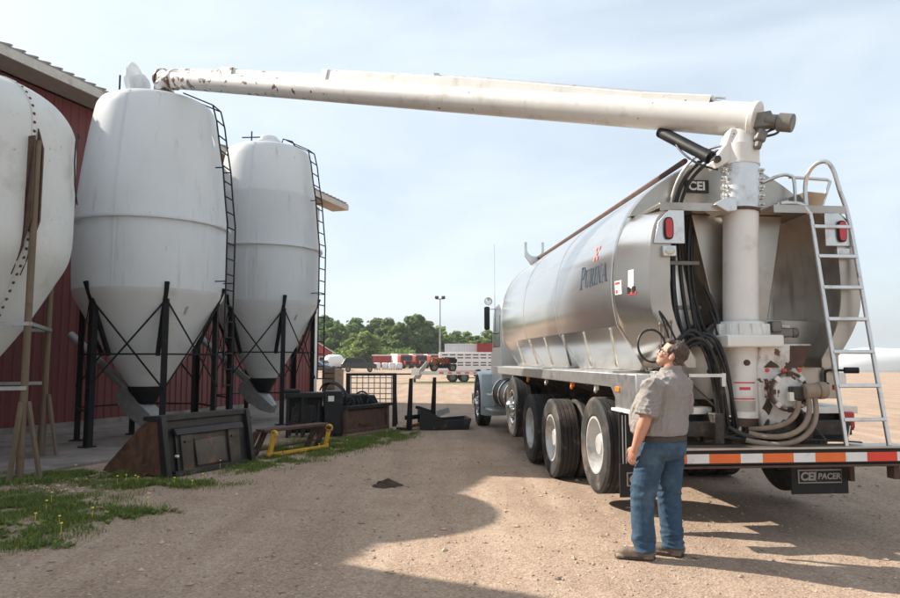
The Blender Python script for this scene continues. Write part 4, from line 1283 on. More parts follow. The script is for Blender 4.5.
mb = MB(); mb.bx(-.8, .8, 8.735, 8.748, 1.95, 2.5); mb.build('rear_window', MT['glass'], cab)
mb = MB(); mb.box((0, 11.35, 1.35), (1.5, 2.0, .85), None, 0, (.86, .97)); mb.build('hood', MT['cabpaint'], truck, bevel=.10)
mb = MB(); mb.bx(-.6, .6, 12.36, 12.42, .85, 1.68); mb.build('grille', MT['chrome'], truck, bevel=.02)
mb = MB(); mb.bx(-1.2, 1.2, 12.45, 12.62, .42, .72); mb.build('front_bumper', MT['chrome'], truck, bevel=.03)
for s in (-1, 1):
    rr = []
    for i in range(15):
        a = R(-22) + i / 14 * R(205)
        y, z = 11.0 - .66 * math.cos(a), .56 + .72 * math.sin(a)
        n_ = Vector((0, -math.cos(a), math.sin(a)))
        pts = []
        for x, q in ((.66, -.02), (.66, .03), (.95, .045), (1.16, .03), (1.26, -.03), (1.255, -.05), (1.15, .0), (.95, .012)):
            pts.append((s * x, y + n_.y * q, z + n_.z * q))
        rr.append(pts)
    mb = MB(); mb.loft(rr); mb.build('front_fender', MT['cabpaint'], truck, smooth=45)
    mb = MB(); mb.box((s * 1.10, 10.22, .86), (.30, .10, .78), Matrix.Rotation(R(-8), 4, 'X')); mb.build('fender_skirt', MT['cabpaint'], truck, bevel=.03)
    mb = MB(); mb.box((s * 1.0, 12.3, 1.15), (.22, .1, .2)); mb.build('headlamp', MT['lens_clear'], truck, bevel=.03)
    # mirror
    mb = MB(); mb.box((s * 1.23, 9.5, 2.50), (.12, .10, .52)); mir = mb.build('mirror', MT['black'], truck, bevel=.03)
    mb = MB(); mb.box((s * 1.23, 9.447, 2.52), (.095, .006, .44)); mb.build('mirror_glass', MT['glass'], mir)
    mb = MB(); mb.lathe([(.09, 0), (.09, .02), (.075, .04), (.01, .05)], 20, (s * 1.20, 9.48, 2.88), 'Y'); mb.build('spot_mirror', MT['chrome'], mir)
    mb = MB(); mb.tube([(s * 1.0, 9.62, 2.72), (s * 1.23, 9.55, 2.70), (s * 1.23, 9.55, 2.2), (s * 1.0, 9.62, 2.15)], .014, 8); mb.build('mirror_arm', MT['chrome'], mir)
    mb = MB(); mb.tube([(s * 1.03, 9.62, 2.2), (s * 1.03, 9.66, 4.2)], .008, 6); mb.build('antenna', MT['sticker'], truck)
mb = MB(); mb.cyl((.8, 8.55, 1.0), (.8, 8.55, 3.3), .065, n=16); mb.build('exhaust_stack', MT['chrome'], truck)

# company lettering on both flanks: serif capitals from strokes, wrapped on the tank skin
def letter_polys(ch):
    P = []
    def q(x0, y0, x1, y1, w):
        d = Vector((x1 - x0, y1 - y0)); n = Vector((-d.y, d.x)).normalized() * w / 2
        P.append([(x0 + n.x, y0 + n.y), (x0 - n.x, y0 - n.y), (x1 - n.x, y1 - n.y), (x1 + n.x, y1 + n.y)])
    def bar_(x0, x1, y): P.append([(x0, y - .03), (x1, y - .03), (x1, y + .03), (x0, y + .03)])
    def arc(cx, cy, rx, ry, a0, a1, w0, w1, n=10):
        for i in range(n):
            t0, t1 = a0 + (a1 - a0) * i / n, a0 + (a1 - a0) * (i + 1) / n
            def o(t, k):
                w = w0 + (w1 - w0) * abs(math.cos(t)); return (cx + (rx + k * w / 2) * math.cos(t), cy + (ry + k * w / 2) * math.sin(t))
            P.append([o(t0, 1), o(t0, -1), o(t1, -1), o(t1, 1)])
    T, t = .15, .06
    if ch in 'PR':
        q(.16, 0, .16, 1, T); bar_(.02, .32, .03); bar_(.02, .3, .97)
        P.append([(.16, .94), (.36, .94), (.36, 1), (.16, 1)]); P.append([(.16, .44), (.36, .44), (.36, .5), (.16, .5)])
        arc(.36, .72, .20, .25, -PI / 2, PI / 2, t, T)
        if ch == 'R': q(.36, .47, .62, .03, T); bar_(.52, .76, .03); return P, .74
        return P, .66
    if ch == 'U':
        q(.16, .3, .16, 1, T); q(.62, .3, .62, 1, t); bar_(.02, .3, .97); bar_(.50, .74, .97)
        arc(.39, .30, .23, .26, PI, 2 * PI, t, .11); return P, .78
    if ch == 'I':
        q(.16, 0, .16, 1, T); bar_(.02, .30, .03); bar_(.02, .30, .97); return P, .36
    if ch == 'N':
        q(.14, 0, .14, 1, t); q(.64, 0, .64, 1, t); q(.14, .97, .64, .03, T); bar_(.02, .26, .03); bar_(.02, .2, .97); bar_(.54, .78, .97); return P, .82
    if ch == 'A':
        q(.10, .03, .37, .98, t); q(.37, .98, .66, .03, T); bar_(.0, .22, .03); bar_(.54, .80, .03); bar_(.2, .56, .36); return P, .78
    return P, .5
def wrap(polys, y_start, z0, scale, mat, name, side):
    """polys in (along, up); along runs to the rear on the left flank"""
    mb = MB()
    for pl in polys:
        vs = []
        for (u, v) in pl:
            p, n_ = tank_at(z0 + v * scale * .985, side)
            y = y_start - u * scale if side < 0 else y_start + u * scale
            q_ = p + n_ * .006
            vs.append((q_.x, y, q_.z))
        mb.add(vs, [tuple(range(len(vs)))])
    o = mb.build(name, mat, tank, smooth=0, fixn=False)
    return o
for side in (-1, 1):
    yst = 2.15 if side < 0 else 1.15
    u = 0
    for i, ch in enumerate('PURINA'):
        sc = .27 if i == 0 else .215
        pl, w = letter_polys(ch)
        wrap(pl, yst - u * 1 if side < 0 else yst + u, 2.40, sc, MT['navy_print'], 'letter', side)
        u += (w + .06) * sc
    # red chequer mark above
    sq = [[(a * .34, b * .34), (a * .34 + .3, b * .34), (a * .34 + .3, b * .34 + .3), (a * .34, b * .34 + .3)] for a in range(3) for b in range(3) if (a + b) % 2 == 0]
    wrap(sq, 1.70 if side < 0 else 1.55, 2.68, .17, MT['faded_red'], 'chequer_mark', side)

# stickers on the left wing
for (y, z, w, h, m_) in ((.86, 2.30, .13, .14, 'sticker'), (.87, 2.345, .09, .022, 'red_print'), (.89, 2.26, .035, .035, 'red_print'), (.62, 2.36, .10, .18, 'sticker'), (.60, 2.22, .16, .025, 'red_print'), (.66, 2.25, .05, .07, 'black_print'), (.57, 2.25, .05, .07, 'black_print')):
    def wing_x(yy, zz):
        t = (yy - .30) / .655
        for A_, B_, C_, D_ in zip(WOs[:-1], WOs[1:], WIs[:-1], WIs[1:]):
            za, zb = A_[1] + (C_[1] - A_[1]) * t, B_[1] + (D_[1] - B_[1]) * t
            if za >= zz >= zb:
                f = (za - zz) / max(1e-6, za - zb)
                return (A_[0] + (C_[0] - A_[0]) * t) * (1 - f) + (B_[0] + (D_[0] - B_[0]) * t) * f
        return 1.05
    mb = MB()
    e = {'sticker': .004, 'red_print': .006, 'black_print': .007}[m_]
    vs = [(-(wing_x(yy, zz) + e), yy, zz) for yy, zz in ((y + w / 2, z - h / 2), (y - w / 2, z - h / 2), (y - w / 2, z + h / 2), (y + w / 2, z + h / 2))]
    mb.add(vs, [(0, 1, 2, 3)]); mb.build('wing_sticker', MT[m_], truck, smooth=0, fixn=False)

# PART2
# ------------------------------------------------------------------ loader bucket lying by the bins
t = thing('loader_bucket', 'black loader bucket with rusty side plate lying on its floor before the bins', 'loader bucket', (-3.81, 9.52, 0), R(63.9))
BW = 1.64
mb = MB()
mb.prism([(0, .03), (.03, .03), (.16, .78), (.13, .78)], .02, BW - .02, 'X'); mb.build('back_plate', MT['bucket_black'], t, bevel=.006)
mb = MB(); mb.prism([(.0, .012), (1.22, .012), (1.22, .03), (.0, .042)], .02, BW - .02, 'X'); mb.build('floor_plate', MT['rust'], t)
for x0 in (0, BW - .02):
    mb = MB(); mb.prism([(-.02, .02), (1.22, .012), (1.18, .07), (.5, .66), (.36, .75), (.13, .80), (.09, .80)], x0, x0 + .02, 'X'); mb.build('side_plate', MT['rust'], t, bevel=.004)
mb = MB(); mb.prism([(.08, .74), (.42, .74), (.42, .80), (.09, .82)], -.03, BW + .03, 'X'); mb.build('top_lip', MT['bucket_black'], t, bevel=.008)
for x0 in (-.035, BW - .05):
    mb = MB(); mb.prism([(-.09, .0), (.03, .0), (.16, .80), (.06, .80)], x0, x0 + .085, 'X'); mb.build('edge_post', MT['bucket_black'], t, bevel=.008)
# quick-attach plate
mb = MB(); mb.prism([(-.035, .05), (-.02, .05), (.07, .57), (.055, .57)], .2, 1.42, 'X'); qa = mb.build('attach_plate', MT['bucket_plate'], t, bevel=.005)
mb = MB(); mb.prism([(-.03, .55), (.06, .55), (.08, .64), (.02, .63)], .16, 1.46, 'X'); mb.build('attach_lip', MT['bucket_black'], t, bevel=.006)
for x0 in (.26, 1.16):
    mb = MB(); mb.prism([(-.075, .04), (-.036, .04), (.05, .55), (.015, .55)], x0, x0 + .2, 'X'); rp_ = mb.build('attach_rib', MT['bucket_plate'], t, bevel=.006)
    mb = MB(); mb.box((x0 + .1, .005, .44), (.10, .06, .035), Matrix.Rotation(R(-10), 4, 'X')); mb.build('latch_slot', MT['black_print'], rp_)
mb = MB(); mb.prism([(-.062, .10), (-.03, .10), (.045, .46), (.02, .46)], .52, 1.10, 'X'); mb.build('centre_plate', MT['bucket_plate'], t, bevel=.008)
mb = MB(); mb.prism([(-.085, .0), (-.02, .0), (-.005, .07), (-.07, .07)], .12, 1.5, 'X'); mb.build('bottom_bar', MT['bucket_black'], t, bevel=.006)
mb = MB(); mb.box((.17, -.03, .27), (.03, .05, .03)); mb.build('latch_pin', MT['sticker'], t)

# ------------------------------------------------------------------ low yellow and brown frame
t = thing('mounting_frame', 'low yellow steel frame with brown top beam on the grass', 'steel frame', (-3.02, 11.44, 0), math.atan2(.84, .54))
FW = 1.5
mb = MB(); mb.bar((.05, .12, .50), (FW + .06, .12, .50), .22, .06); mb.build('top_beam', MT['rust_brown'], t, bevel=.01)
t.scale = (1, 1, .84)
for x in (.14, FW - .05):
    mb = MB(); mb.bar((x - .02, -.03, .02), (x + .04, -.06, .40), .075, .05, up=(0, 1, 0)); up_ = mb.build('upright', MT['yellow'], t, bevel=.006)
    mb = MB(); mb.tube([(x + .05 + .0, -.06 - .055 * math.sin(a) , .43 + .06 * math.cos(a) * 1.0) for a in [R(-110 + i * 24) for i in range(11)]], .028, 10); mb.build('hook', MT['yellow'], up_)
mb = MB(); mb.bar((.05, -.04, .05), (FW - .02, -.04, .05), .07, .06); mb.build('bottom_bar', MT['yellow'], t, bevel=.008)
for x in (-.02, .16, FW - .15, FW + .1):
    mb = MB(); mb.bar((x - .04, .32, .0), (x + .06, .18, .48), .06, .09, up=(1, 0, 0)); mb.build('rear_leg', MT['rust_brown'], t, bevel=.005)
mb = MB(); mb.bar((.02, .26, .1), (FW, .26, .16), .05, .04); mb.build('rear_bar', MT['rust_brown'], t)

# ------------------------------------------------------------------ black attachments beside the barn
t = thing('attachment_frame', 'black table-like attachment frame with white sticker beside the rusty box', 'attachment', (-3.35, 14.35, 0), R(12))
mb = MB(); mb.bx(0, 1.05, 0, .55, .80, .90); mb.build('top_frame', MT['black'], t, bevel=.012)
mb = MB(); mb.bx(.78, 1.15, -.04, .55, .05, .93); mb.build('end_housing', MT['black'], t, bevel=.02)
for x, y in ((.05, .05), (.05, .48), (.35, .04), (.6, .5)):
    mb = MB(); mb.bar((x, y, 0), (x, y, .80), .06); mb.build('leg', MT['black'], t)
mb = MB(); mb.prism([(.1, .1), (.7, .1), (.62, .62), (.2, .66)], .30, .33, 'Y'); mb.build('inner_plate', MT['bucket_plate'], t)
mb = MB(); mb.bx(.03, .76, .40, .44, .05, .78); mb.build('rear_panel', MT['black'], t)
for q in range(5):
    mb = MB(); mb.bar((.1 + .14 * q, .12 + .05 * (q % 2), .03), (.16 + .13 * q, .2, .6 + .1 * (q % 3)), .05, .04); mb.build('tine', MT['black'], t)
mb = MB(); mb.cyl((.05, .25, .2), (.75, .25, .2), .11, n=16); mb.build('drum', MT['grime'], t)
mb = MB(); mb.box((.92, -.046, .78), (.12, .006, .11)); mb.build('sticker', MT['sticker'], t)
mb = MB(); mb.bx(-.04, .3, .1, .45, .90, .97); mb.build('top_pad', MT['black'], t, bevel=.02)
for i in range(3):
    mb = MB(); mb.tube(arc_pts((.7 + .05 * i, .3, .93), (.75 + .05 * i, .2, 1.18), (1.1, .1 + .1 * i, 1.18), (1.25, .0, .75 + .05 * i)), .016, 8); mb.build('hose', MT['hose'], t)

t = thing('sweeper_box', 'black box attachment with rusty front panel and tangled hoses on top', 'attachment', (-2.15, 14.50, 0), R(59.7))
W_ = 1.55
mb = MB(); mb.bx(0, W_, .06, .62, .06, .62); mb.build('box_body', MT['bucket_black'], t, bevel=.02)
mb = MB(); mb.bx(.1, W_ - .1, .03, .058, .12, .52); mb.build('front_panel', MT['rust_brown'], t, bevel=.006)
for (a, b) in (((0, .02, .09), (W_, .02, .09)), ((0, .02, .58), (W_, .02, .58)), ((.05, .02, .06), (.05, .02, .62)), ((W_ - .05, .02, .06), (W_ - .05, .02, .62))):
    mb = MB(); mb.bar(a, b, .08, .08); mb.build('frame_bar', MT['bucket_black'] if a[2] > .1 else MT['rust_brown'], t, bevel=.008)
mb = MB(); mb.bx(.5, .85, -.01, .028, .2, .24); mb.build('panel_bracket', MT['rust'], t)
mb = MB(); mb.bar((0, .0, .03), (W_ + .1, .0, .03), .10, .05); mb.build('cutting_edge', MT['wood'], t)
mb = MB(); mb.prism([(.05, .62), (W_ - .1, .62), (W_ - .25, .80), (.35, .86)], .2, .55, 'Y'); mb.build('top_hump', MT['black'], t, bevel=.03)
for i in range(9):
    x = .1 + .14 * i
    mb = MB(); mb.tube(arc_pts((x, .15, .63), (x + rnd.uniform(-.4, .4), rnd.uniform(-.1, .3), rnd.uniform(.78, 1.02)), (x + rnd.uniform(-.5, .6), rnd.uniform(.2, .5), rnd.uniform(.75, 1.0)), (min(1.4, max(.1, x + rnd.uniform(-.6, .6))), .5, .68)), .012 + .01 * rnd.random(), 8); mb.build('hose', MT['hose'], t)

t = thing('mesh_guard', 'black framed wire mesh guard panel standing behind the rusty box', 'guard panel', (-2.42, 16.75, 0), R(4))
GW, GZ0, GZ1 = 1.10, .62, 1.26
for x in (0, GW):
    mb = MB(); mb.bar((x, 0, 0), (x, 0, GZ1), .10, .07); mb.build('frame_post', MT['black'], t, bevel=.006)
for z in (GZ1 + .0, GZ0 - .06):
    mb = MB(); mb.bar((.05, 0, z - .03), (GW - .05, 0, z - .03), .06, .06); mb.build('frame_rail', MT['black'], t, bevel=.006)
for i in range(8):
    x = .07 + (GW - .14) * i / 7
    mb = MB(); mb.bar((x, -.012, GZ0 - .06), (x, -.012, GZ1 - .05), .022, .012); mb.build('mesh_bar', MT['galv'], t)
for i in range(5):
    z = GZ0 + .03 + i * .125
    mb = MB(); mb.bar((.05, .004, z), (GW - .05, .004, z), .012, .022); mb.build('mesh_bar', MT['galv'], t)
mb = MB(); mb.bar((GW, .05, 1.2), (GW + .05, .6, 0), .06); mb.build('stay', MT['black'], t)
mb = MB(); mb.bar((0, .05, 1.2), (-.05, .6, 0), .06); mb.build('stay', MT['black'], t)

t = thing('pallet_fork', 'black pallet fork with two upright tines beside the rusty box', 'pallet fork', (-.92, 15.9, 0), R(60))
for x in (0, 1.02):
    mb = MB(); mb.prism([(-.05, 0), (.05, 0), (-.03, 1.16), (-.07, 1.16)], x - .055, x + .055, 'X'); mb.build('tine', MT['black'], t, bevel=.01)
    mb = MB(); mb.bar((x, 0, .03), (x, .3, .03), .13, .06); mb.build('foot', MT['black'], t)
mb = MB(); mb.bar((-.05, .04, .28), (1.12, .04, .28), .10, .10); mb.build('carriage_bar', MT['black'], t, bevel=.01)
mb = MB(); mb.bar((-.05, .08, .08), (1.12, .08, .08), .08, .08); mb.build('carriage_bar', MT['yellow'], t, bevel=.01)

t = thing('low_bucket', 'low black bucket lying open beside the pallet fork', 'bucket', (-.62, 16.0, 0), R(6))
mb = MB(); mb.prism([(.0, 0), (1.05, 0), (1.12, .24), (1.08, .26), (.98, .04), (.06, .06), (.0, .42), (-.06, .42)], 0, .9, 'Y'); mb.build('bowl', MT['bucket_black'], t, bevel=.01)
for y in (-.02, .9):
    mb = MB(); mb.prism([(-.06, .0), (1.05, 0), (1.10, .24), (.5, .20), (.05, .45), (-.06, .44)], y, y + .025, 'Y'); mb.build('side_plate', MT['bucket_black'], t, bevel=.004)
mb = MB(); mb.prism([(.34, .40), (.62, .48), (.66, .36), (.36, .26)], .3, .34, 'Y'); mb.build('cover_plate', MT['galv'], t)
mb = MB(); mb.bar((-.12, .1, .50), (.3, .5, .34), .10, .06); mb.build('lever_arm', MT['black'], t)

t = thing('wooden_crate', 'brown slatted crate standing at the far corner of the barn', 'crate', (-4.9, 27.0, 0), R(-14))
for i in range(6):
    mb = MB(); mb.bx(0, .52, -.02, .0, .08 + i * .2, .24 + i * .2); mb.build('slat', MT['wood'], t, bevel=.004)
for x in (0, .44):
    mb = MB(); mb.bx(x, x + .08, .002, .09, 0, 1.3); mb.build('post', MT['wood'], t)
mb = MB(); mb.bx(.02, .50, .092, .9, .05, 1.22); mb.build('crate_body', MT['wood'], t)

# dirt clod on the gravel
mb = MB()
vs_, n = [], 18
for i in range(5):
    for k in range(n):
        a = 2 * PI * k / n
        r = (.17 - .038 * i) * (1 + .3 * mnoise.noise(Vector((math.cos(a) * 2, math.sin(a) * 2, i * .7))))
        vs_.append((r * 1.25 * math.cos(a), r * math.sin(a), .0 + .024 * i + .022 * mnoise.noise(Vector((k * .9, i * 1.7, 2)))))
mb.add(vs_, [(i * n + k, i * n + (k + 1) % n, (i + 1) * n + (k + 1) % n, (i + 1) * n + k) for i in range(4) for k in range(n)] + [tuple(4 * n + k for k in range(n))])
o = mb.build('dirt_clod', MT['dirtpile'], None, smooth=0); o.location = (-.78, 8.95, -.012)
tag(o, 'dark clod of dirt lying alone on the gravel', 'dirt clod')

# ------------------------------------------------------------------ the man
def sculpt(mb, name, mat, parent, voxel, disp=None, smooth=2):
    me = mb.mesh(name + '_raw', mat, smooth=0)
    o = bpy.data.objects.new(name + '_raw', me); COL.objects.link(o)
    m = o.modifiers.new('r', 'REMESH'); m.mode = 'VOXEL'; m.voxel_size = voxel
    if smooth:
        s_ = o.modifiers.new('s', 'SMOOTH'); s_.iterations = smooth; s_.factor = .5
    dg = bpy.context.evaluated_depsgraph_get()
    me2 = bpy.data.meshes.new_from_object(o.evaluated_get(dg))
    bpy.data.objects.remove(o)
    me2.name = name
    if disp:
        ns = [v.normal.copy() for v in me2.vertices]
        for v, n_ in zip(me2.vertices, ns):
            v.co += n_ * disp(v.co)
    me2.materials.clear(); me2.materials.append(mat)
    me2.polygons.foreach_set('use_smooth', [True] * len(me2.polygons)); me2.update()
    ob_ = bpy.data.objects.new(name, me2); COL.objects.link(ob_); ob_.parent = parent
    return ob_

def oval_rings(rows, n=28, e=2.3):
    rr = []
    for (z, cx, cy, rx, ry) in rows:
        ring = []
        for k in range(n):
            a = 2 * PI * k / n
            c_, s_ = math.cos(a), math.sin(a)
            ring.append((cx + rx * math.copysign(abs(c_) ** (2 / e), c_), cy + ry * math.copysign(abs(s_) ** (2 / e), s_), z))
        rr.append(ring)
    return rr

man = thing('person', 'man in grey short-sleeved shirt and blue jeans looking up at the boom', 'person', (1.69, 5.78, 0), R(44))
TORSO = [(.88, .0, -.035, .185, .155), (.96, .005, -.02, .20, .178), (1.04, .01, .005, .215, .205), (1.12, .018, .012, .222, .215),
         (1.20, .025, -.008, .222, .200), (1.29, .032, -.045, .220, .172), (1.37, .04, -.078, .208, .142), (1.43, .045, -.096, .165, .108), (1.475, .05, -.105, .085, .080)]
HM = Matrix.Translation((.055, -.115, 1.612)) @ Matrix.Rotation(R(24), 4, 'Z') @ Matrix.Rotation(R(25), 4, 'X')
LEGS = {-1: dict(hip=(-.10, -.02, .88), knee=(-.135, .075, .48), ank=(-.145, .055, .10), yaw=34), 1: dict(hip=(.11, -.05, .88), knee=(.12, -.02, .48), ank=(.115, -.055, .10), yaw=14)}
def lerp(a, b, t): return tuple(a[i] + (b[i] - a[i]) * t for i in range(3))

mb = MB()   # continuous body
mb.loft(oval_rings([(z, cx, cy, rx * .88, ry * .88) for z, cx, cy, rx, ry in TORSO]))
mb.tube([(.05, -.105, 1.42), (.05, -.11, 1.50), tuple(HM @ Vector((0, -.015, -.06)))], .06, 16, radii=[.075, .062, .058])
mb.T = HM
mb.ell((0, -.012, .025), (.076, .097, .098), 24, 16)
mb.ell((0, .028, -.04), (.061, .066, .072), 20, 14)
mb.ell((0, .052, -.088), (.042, .040, .028), 16, 10)
mb.ell((0, .092, -.022), (.012, .020, .030), 12, 8)
mb.ell((0, .104, -.036), (.015, .014, .012), 12, 8)
mb.ell((0, .085, -.066), (.024, .012, .008), 12, 8)
mb.ell((0, .083, .015), (.045, .012, .010), 12, 8)
for s in (-1, 1):
    mb.ell((s * .040, .066, -.035), (.022, .022, .02), 12, 8)
    mb.ell((s * .079, -.012, -.012), (.010, .021, .032), 12, 10, Matrix.Rotation(s * R(18), 4, 'Z'))
mb.T = Matrix.Identity(4)
ARM = {-1: dict(sh=(-.185, -.085, 1.385), el=(-.268, -.055, 1.115), wr=(-.262, .045, .885), ha=(-.250, .085, .80)),
       1: dict(sh=(.265, -.085, 1.385), el=(.325, -.05, 1.115), wr=(.300, .07, .90), ha=(.285, .115, .82))}
for s in (-1, 1):
    A_ = ARM[s]
    mb.tube([A_['sh'], lerp(A_['sh'], A_['el'], .5), A_['el'], lerp(A_['el'], A_['wr'], .3), lerp(A_['el'], A_['wr'], .7), A_['wr'], lerp(A_['wr'], A_['ha'], .4)], .05, 14, radii=[.062, .056, .047, .050, .040, .030, .030])
    wr, ha = Vector(A_['wr']), Vector(A_['ha'])
    d = (ha - wr).normalized()
    fwd = Vector((0, 1, 0)); fwd = (fwd - d * fwd.dot(d)).normalized()
    out = d.cross(fwd) * (1 if s > 0 else 1)
    inn = Vector((-s, 0, 0)); inn = (inn - d * inn.dot(d) - fwd * inn.dot(fwd)).normalized()
    Mh = Matrix((fwd, inn, d)).transposed().to_4x4()
    mb.ell(tuple(wr + d * .055), (.041, .017, .060), 14, 10, Mh)
    for f, (off, L_) in enumerate(((.031, .078), (.011, .086), (-.010, .080), (-.030, .064))):
        b0 = wr + d * .095 + fwd * off
        p1 = b0 + d * L_ * .45 + inn * .006
        p2 = p1 + d * L_ * .35 + inn * .018
        p3 = p2 + d * L_ * .2 + inn * .02
        mb.tube([b0 - d * .02, p1, p2, p3], .0085, 8, radii=[.0092, .0088, .0080, .0068])
    b0 = wr + d * .03 + fwd * .030
    mb.tube([b0, b0 + d * .03 + fwd * .022 + inn * .012, b0 + d * .058 + fwd * .026 + inn * .022, b0 + d * .078 + fwd * .022 + inn * .028], .01, 8, radii=[.014, .012, .0105, .008])
    Lg = LEGS[s]
    mb.tube([Lg['hip'], lerp(Lg['hip'], Lg['knee'], .5), Lg['knee'], lerp(Lg['knee'], Lg['ank'], .4), Lg['ank'], (Lg['ank'][0], Lg['ank'][1], .05)], .06, 14, radii=[.085, .078, .058, .058, .042, .045])
    mb.ell((Lg['ank'][0], Lg['ank'][1] + .07, .045), (.04, .11, .035), 12, 8)
body = sculpt(mb, 'body', MT['skin'], man, .0055, None, 3)

def ridge(v):
    return (1 - min(1, abs(mnoise.noise(v)) * 2.2)) ** 2
def shirt_disp(p):
    d = .010 * ridge(Vector((p.x * 11 + p.z * 2.5, p.y * 11, p.z * 3.2))) + .007 * ridge(Vector((p.x * 17 - p.z * 9, p.y * 17 + p.z * 5, p.z * 8 + 5)))
    d += .004 * mnoise.noise(Vector((p.x * 9, p.y * 9, p.z * 9)))
    if abs(p.x - .03) > .19 and p.z > 1.1:
        d += .006 * ridge(Vector((p.x * 9, p.y * 9 + p.z * 6, p.z * 26)))
    k = max(0, min(1, (p.z - .975) / .06))
    return (d - .006) * (.35 + .65 * k)
mb = MB()
SH = [(.965, .004, -.022, .195, .172), (.972, .005, -.02, .218, .196), (.995, .007, -.012, .228, .214), (1.05, .011, -.004, .231, .222), (1.12, .018, -.002, .230, .220),
      (1.20, .025, -.018, .229, .206), (1.29, .032, -.048, .229, .184), (1.37, .04, -.078, .222, .158), (1.43, .045, -.096, .178, .122), (1.468, .05, -.106, .100, .092), (1.492, .05, -.106, .082, .082)]
mb.loft(oval_rings(SH))
for s in (-1, 1):
    A_ = ARM[s]
    e = lerp(A_['sh'], A_['el'], .93)
    mb.tube([lerp(A_['sh'], A_['el'], -.12), A_['sh'], lerp(A_['sh'], A_['el'], .45), e], .07, 18, radii=[.06, .090, .084, .086])
shirt = sculpt(mb, 'shirt', MT['shirt'], man, .006, shirt_disp, 2)
mb = MB()
rr = []
for z, k in ((1.462, 1.0), (1.50, 1.03), (1.515, 1.0), (1.505, .92), (1.46, .90)):
    rr.append([(.05 + .082 * k * math.cos(a), -.106 + (.084 * k) * math.sin(a) - .01 * (z - 1.46) * 10, z + .012 * math.sin(a + PI)) for a in [2 * PI * i / 24 for i in range(24)]])
mb.loft(rr, caps=False); mb.build('collar', MT['shirt'], man, smooth=50)

def jean_disp(p):
    k = math.exp(-((p.z - .50) / .12) ** 2) + 1.2 * math.exp(-((p.z - .14) / .10) ** 2) + .7 * math.exp(-((p.z - .78) / .08) ** 2)
    w = 1 - 2 * abs(mnoise.noise(Vector((p.x * 5 + p.z * 3, p.y * 5, p.z * 17))))
    pk = .004 if (p.y < -.12 and .80 < p.z < .925 and .035 < abs(p.x - .004) < .155) else 0
    return pk + .008 * k * w + .010 * k * (ridge(Vector((p.x * 6 + p.z * 4, p.y * 6, p.z * 15))) - .4) + .006 * mnoise.noise(Vector((p.x * 11, p.y * 11, p.z * 5))) + .002 * mnoise.noise(p * 28)
mb = MB()
mb.loft(oval_rings([(.995, .006, -.014, .205, .186), (.96, .005, -.02, .208, .188), (.90, .0, -.035, .205, .178), (.83, .0, -.04, .198, .165), (.78, .005, -.03, .17, .13)][::-1]))
for s in (-1, 1):
    Lg = LEGS[s]
    hp = (Lg['hip'][0] * .98, Lg['hip'][1] - .005, .90)
    hem = (Lg['ank'][0], Lg['ank'][1] + .005, .055)
    mb.tube([hp, lerp(hp, Lg['knee'], .35), lerp(hp, Lg['knee'], .7), Lg['knee'], lerp(Lg['knee'], hem, .35), lerp(Lg['knee'], hem, .7), lerp(Lg['knee'], hem, .92), hem], .1, 22,
            radii=[.114, .113, .104, .094, .090, .086, .085, .090])
jeans = sculpt(mb, 'jeans', MT['denim'], man, .0065, jean_disp, 2)
mb = MB()
rr = oval_rings([(.928, .004, -.022, .205, .184), (.928, .004, -.022, .216, .195), (.966, .005, -.018, .217, .197), (.966, .005, -.018, .205, .185)], 36)
mb.loft(rr, caps=False); mb.build('belt', MT['leather'], man, smooth=50)
for s in (-1, 1):
    Lg = LEGS[s]
    mb = MB()
    mb.T = Matrix.Translation((Lg['ank'][0], Lg['ank'][1], 0)) @ Matrix.Rotation(R(Lg['yaw']), 4, 'Z')
    mb.ell((0, .10, .045), (.048, .12, .042), 16, 10); mb.ell((0, .14, .046), (.047, .07, .042), 16, 10); mb.ell((0, -.03, .06), (.045, .065, .06), 16, 10)
    mb.tube([(0, -.01, .05), (0, -.015, .16)], .055, 14)
    mb.box((0, .08, .012), (.092, .29, .022))
    bt = sculpt(mb, 'boot', MT['boots'], man, .007, lambda p: .002 * mnoise.noise(p * 40), 2)
    mb = MB(); mb.T = Matrix.Translation((Lg['ank'][0], Lg['ank'][1], 0)) @ Matrix.Rotation(R(Lg['yaw']), 4, 'Z')
    out_ = [(.052 * math.cos(a) * (1 + .1 * math.sin(a)), .075 + .158 * math.sin(a)) for a in [2 * PI * i / 24 for i in range(24)]]
    mb.prism(out_, .0, .020, 'Z'); mb.build('sole', MT['leather'], bt)
# hair
mb = MB(); mb.T = HM
mb.ell((0, -.030, .040), (.083, .096, .094), 24, 16)
mb.ell((0, -.066, -.030), (.070, .048, .062), 20, 12)
mb.ell((0, .040, .098), (.058, .042, .026), 16, 10)
for s in (-1, 1):
    mb.ell((s * .070, .012, .030), (.014, .030, .034), 12, 8); mb.ell((s * .074, .014, .0), (.008, .012, .028), 10, 8)
hair = sculpt(mb, 'hair', MT['hair'], man, .006, lambda p: .007 * mnoise.noise(Vector((p.x * 60, p.y * 60, p.z * 28))) + .005 * mnoise.noise(p * 130), 0)
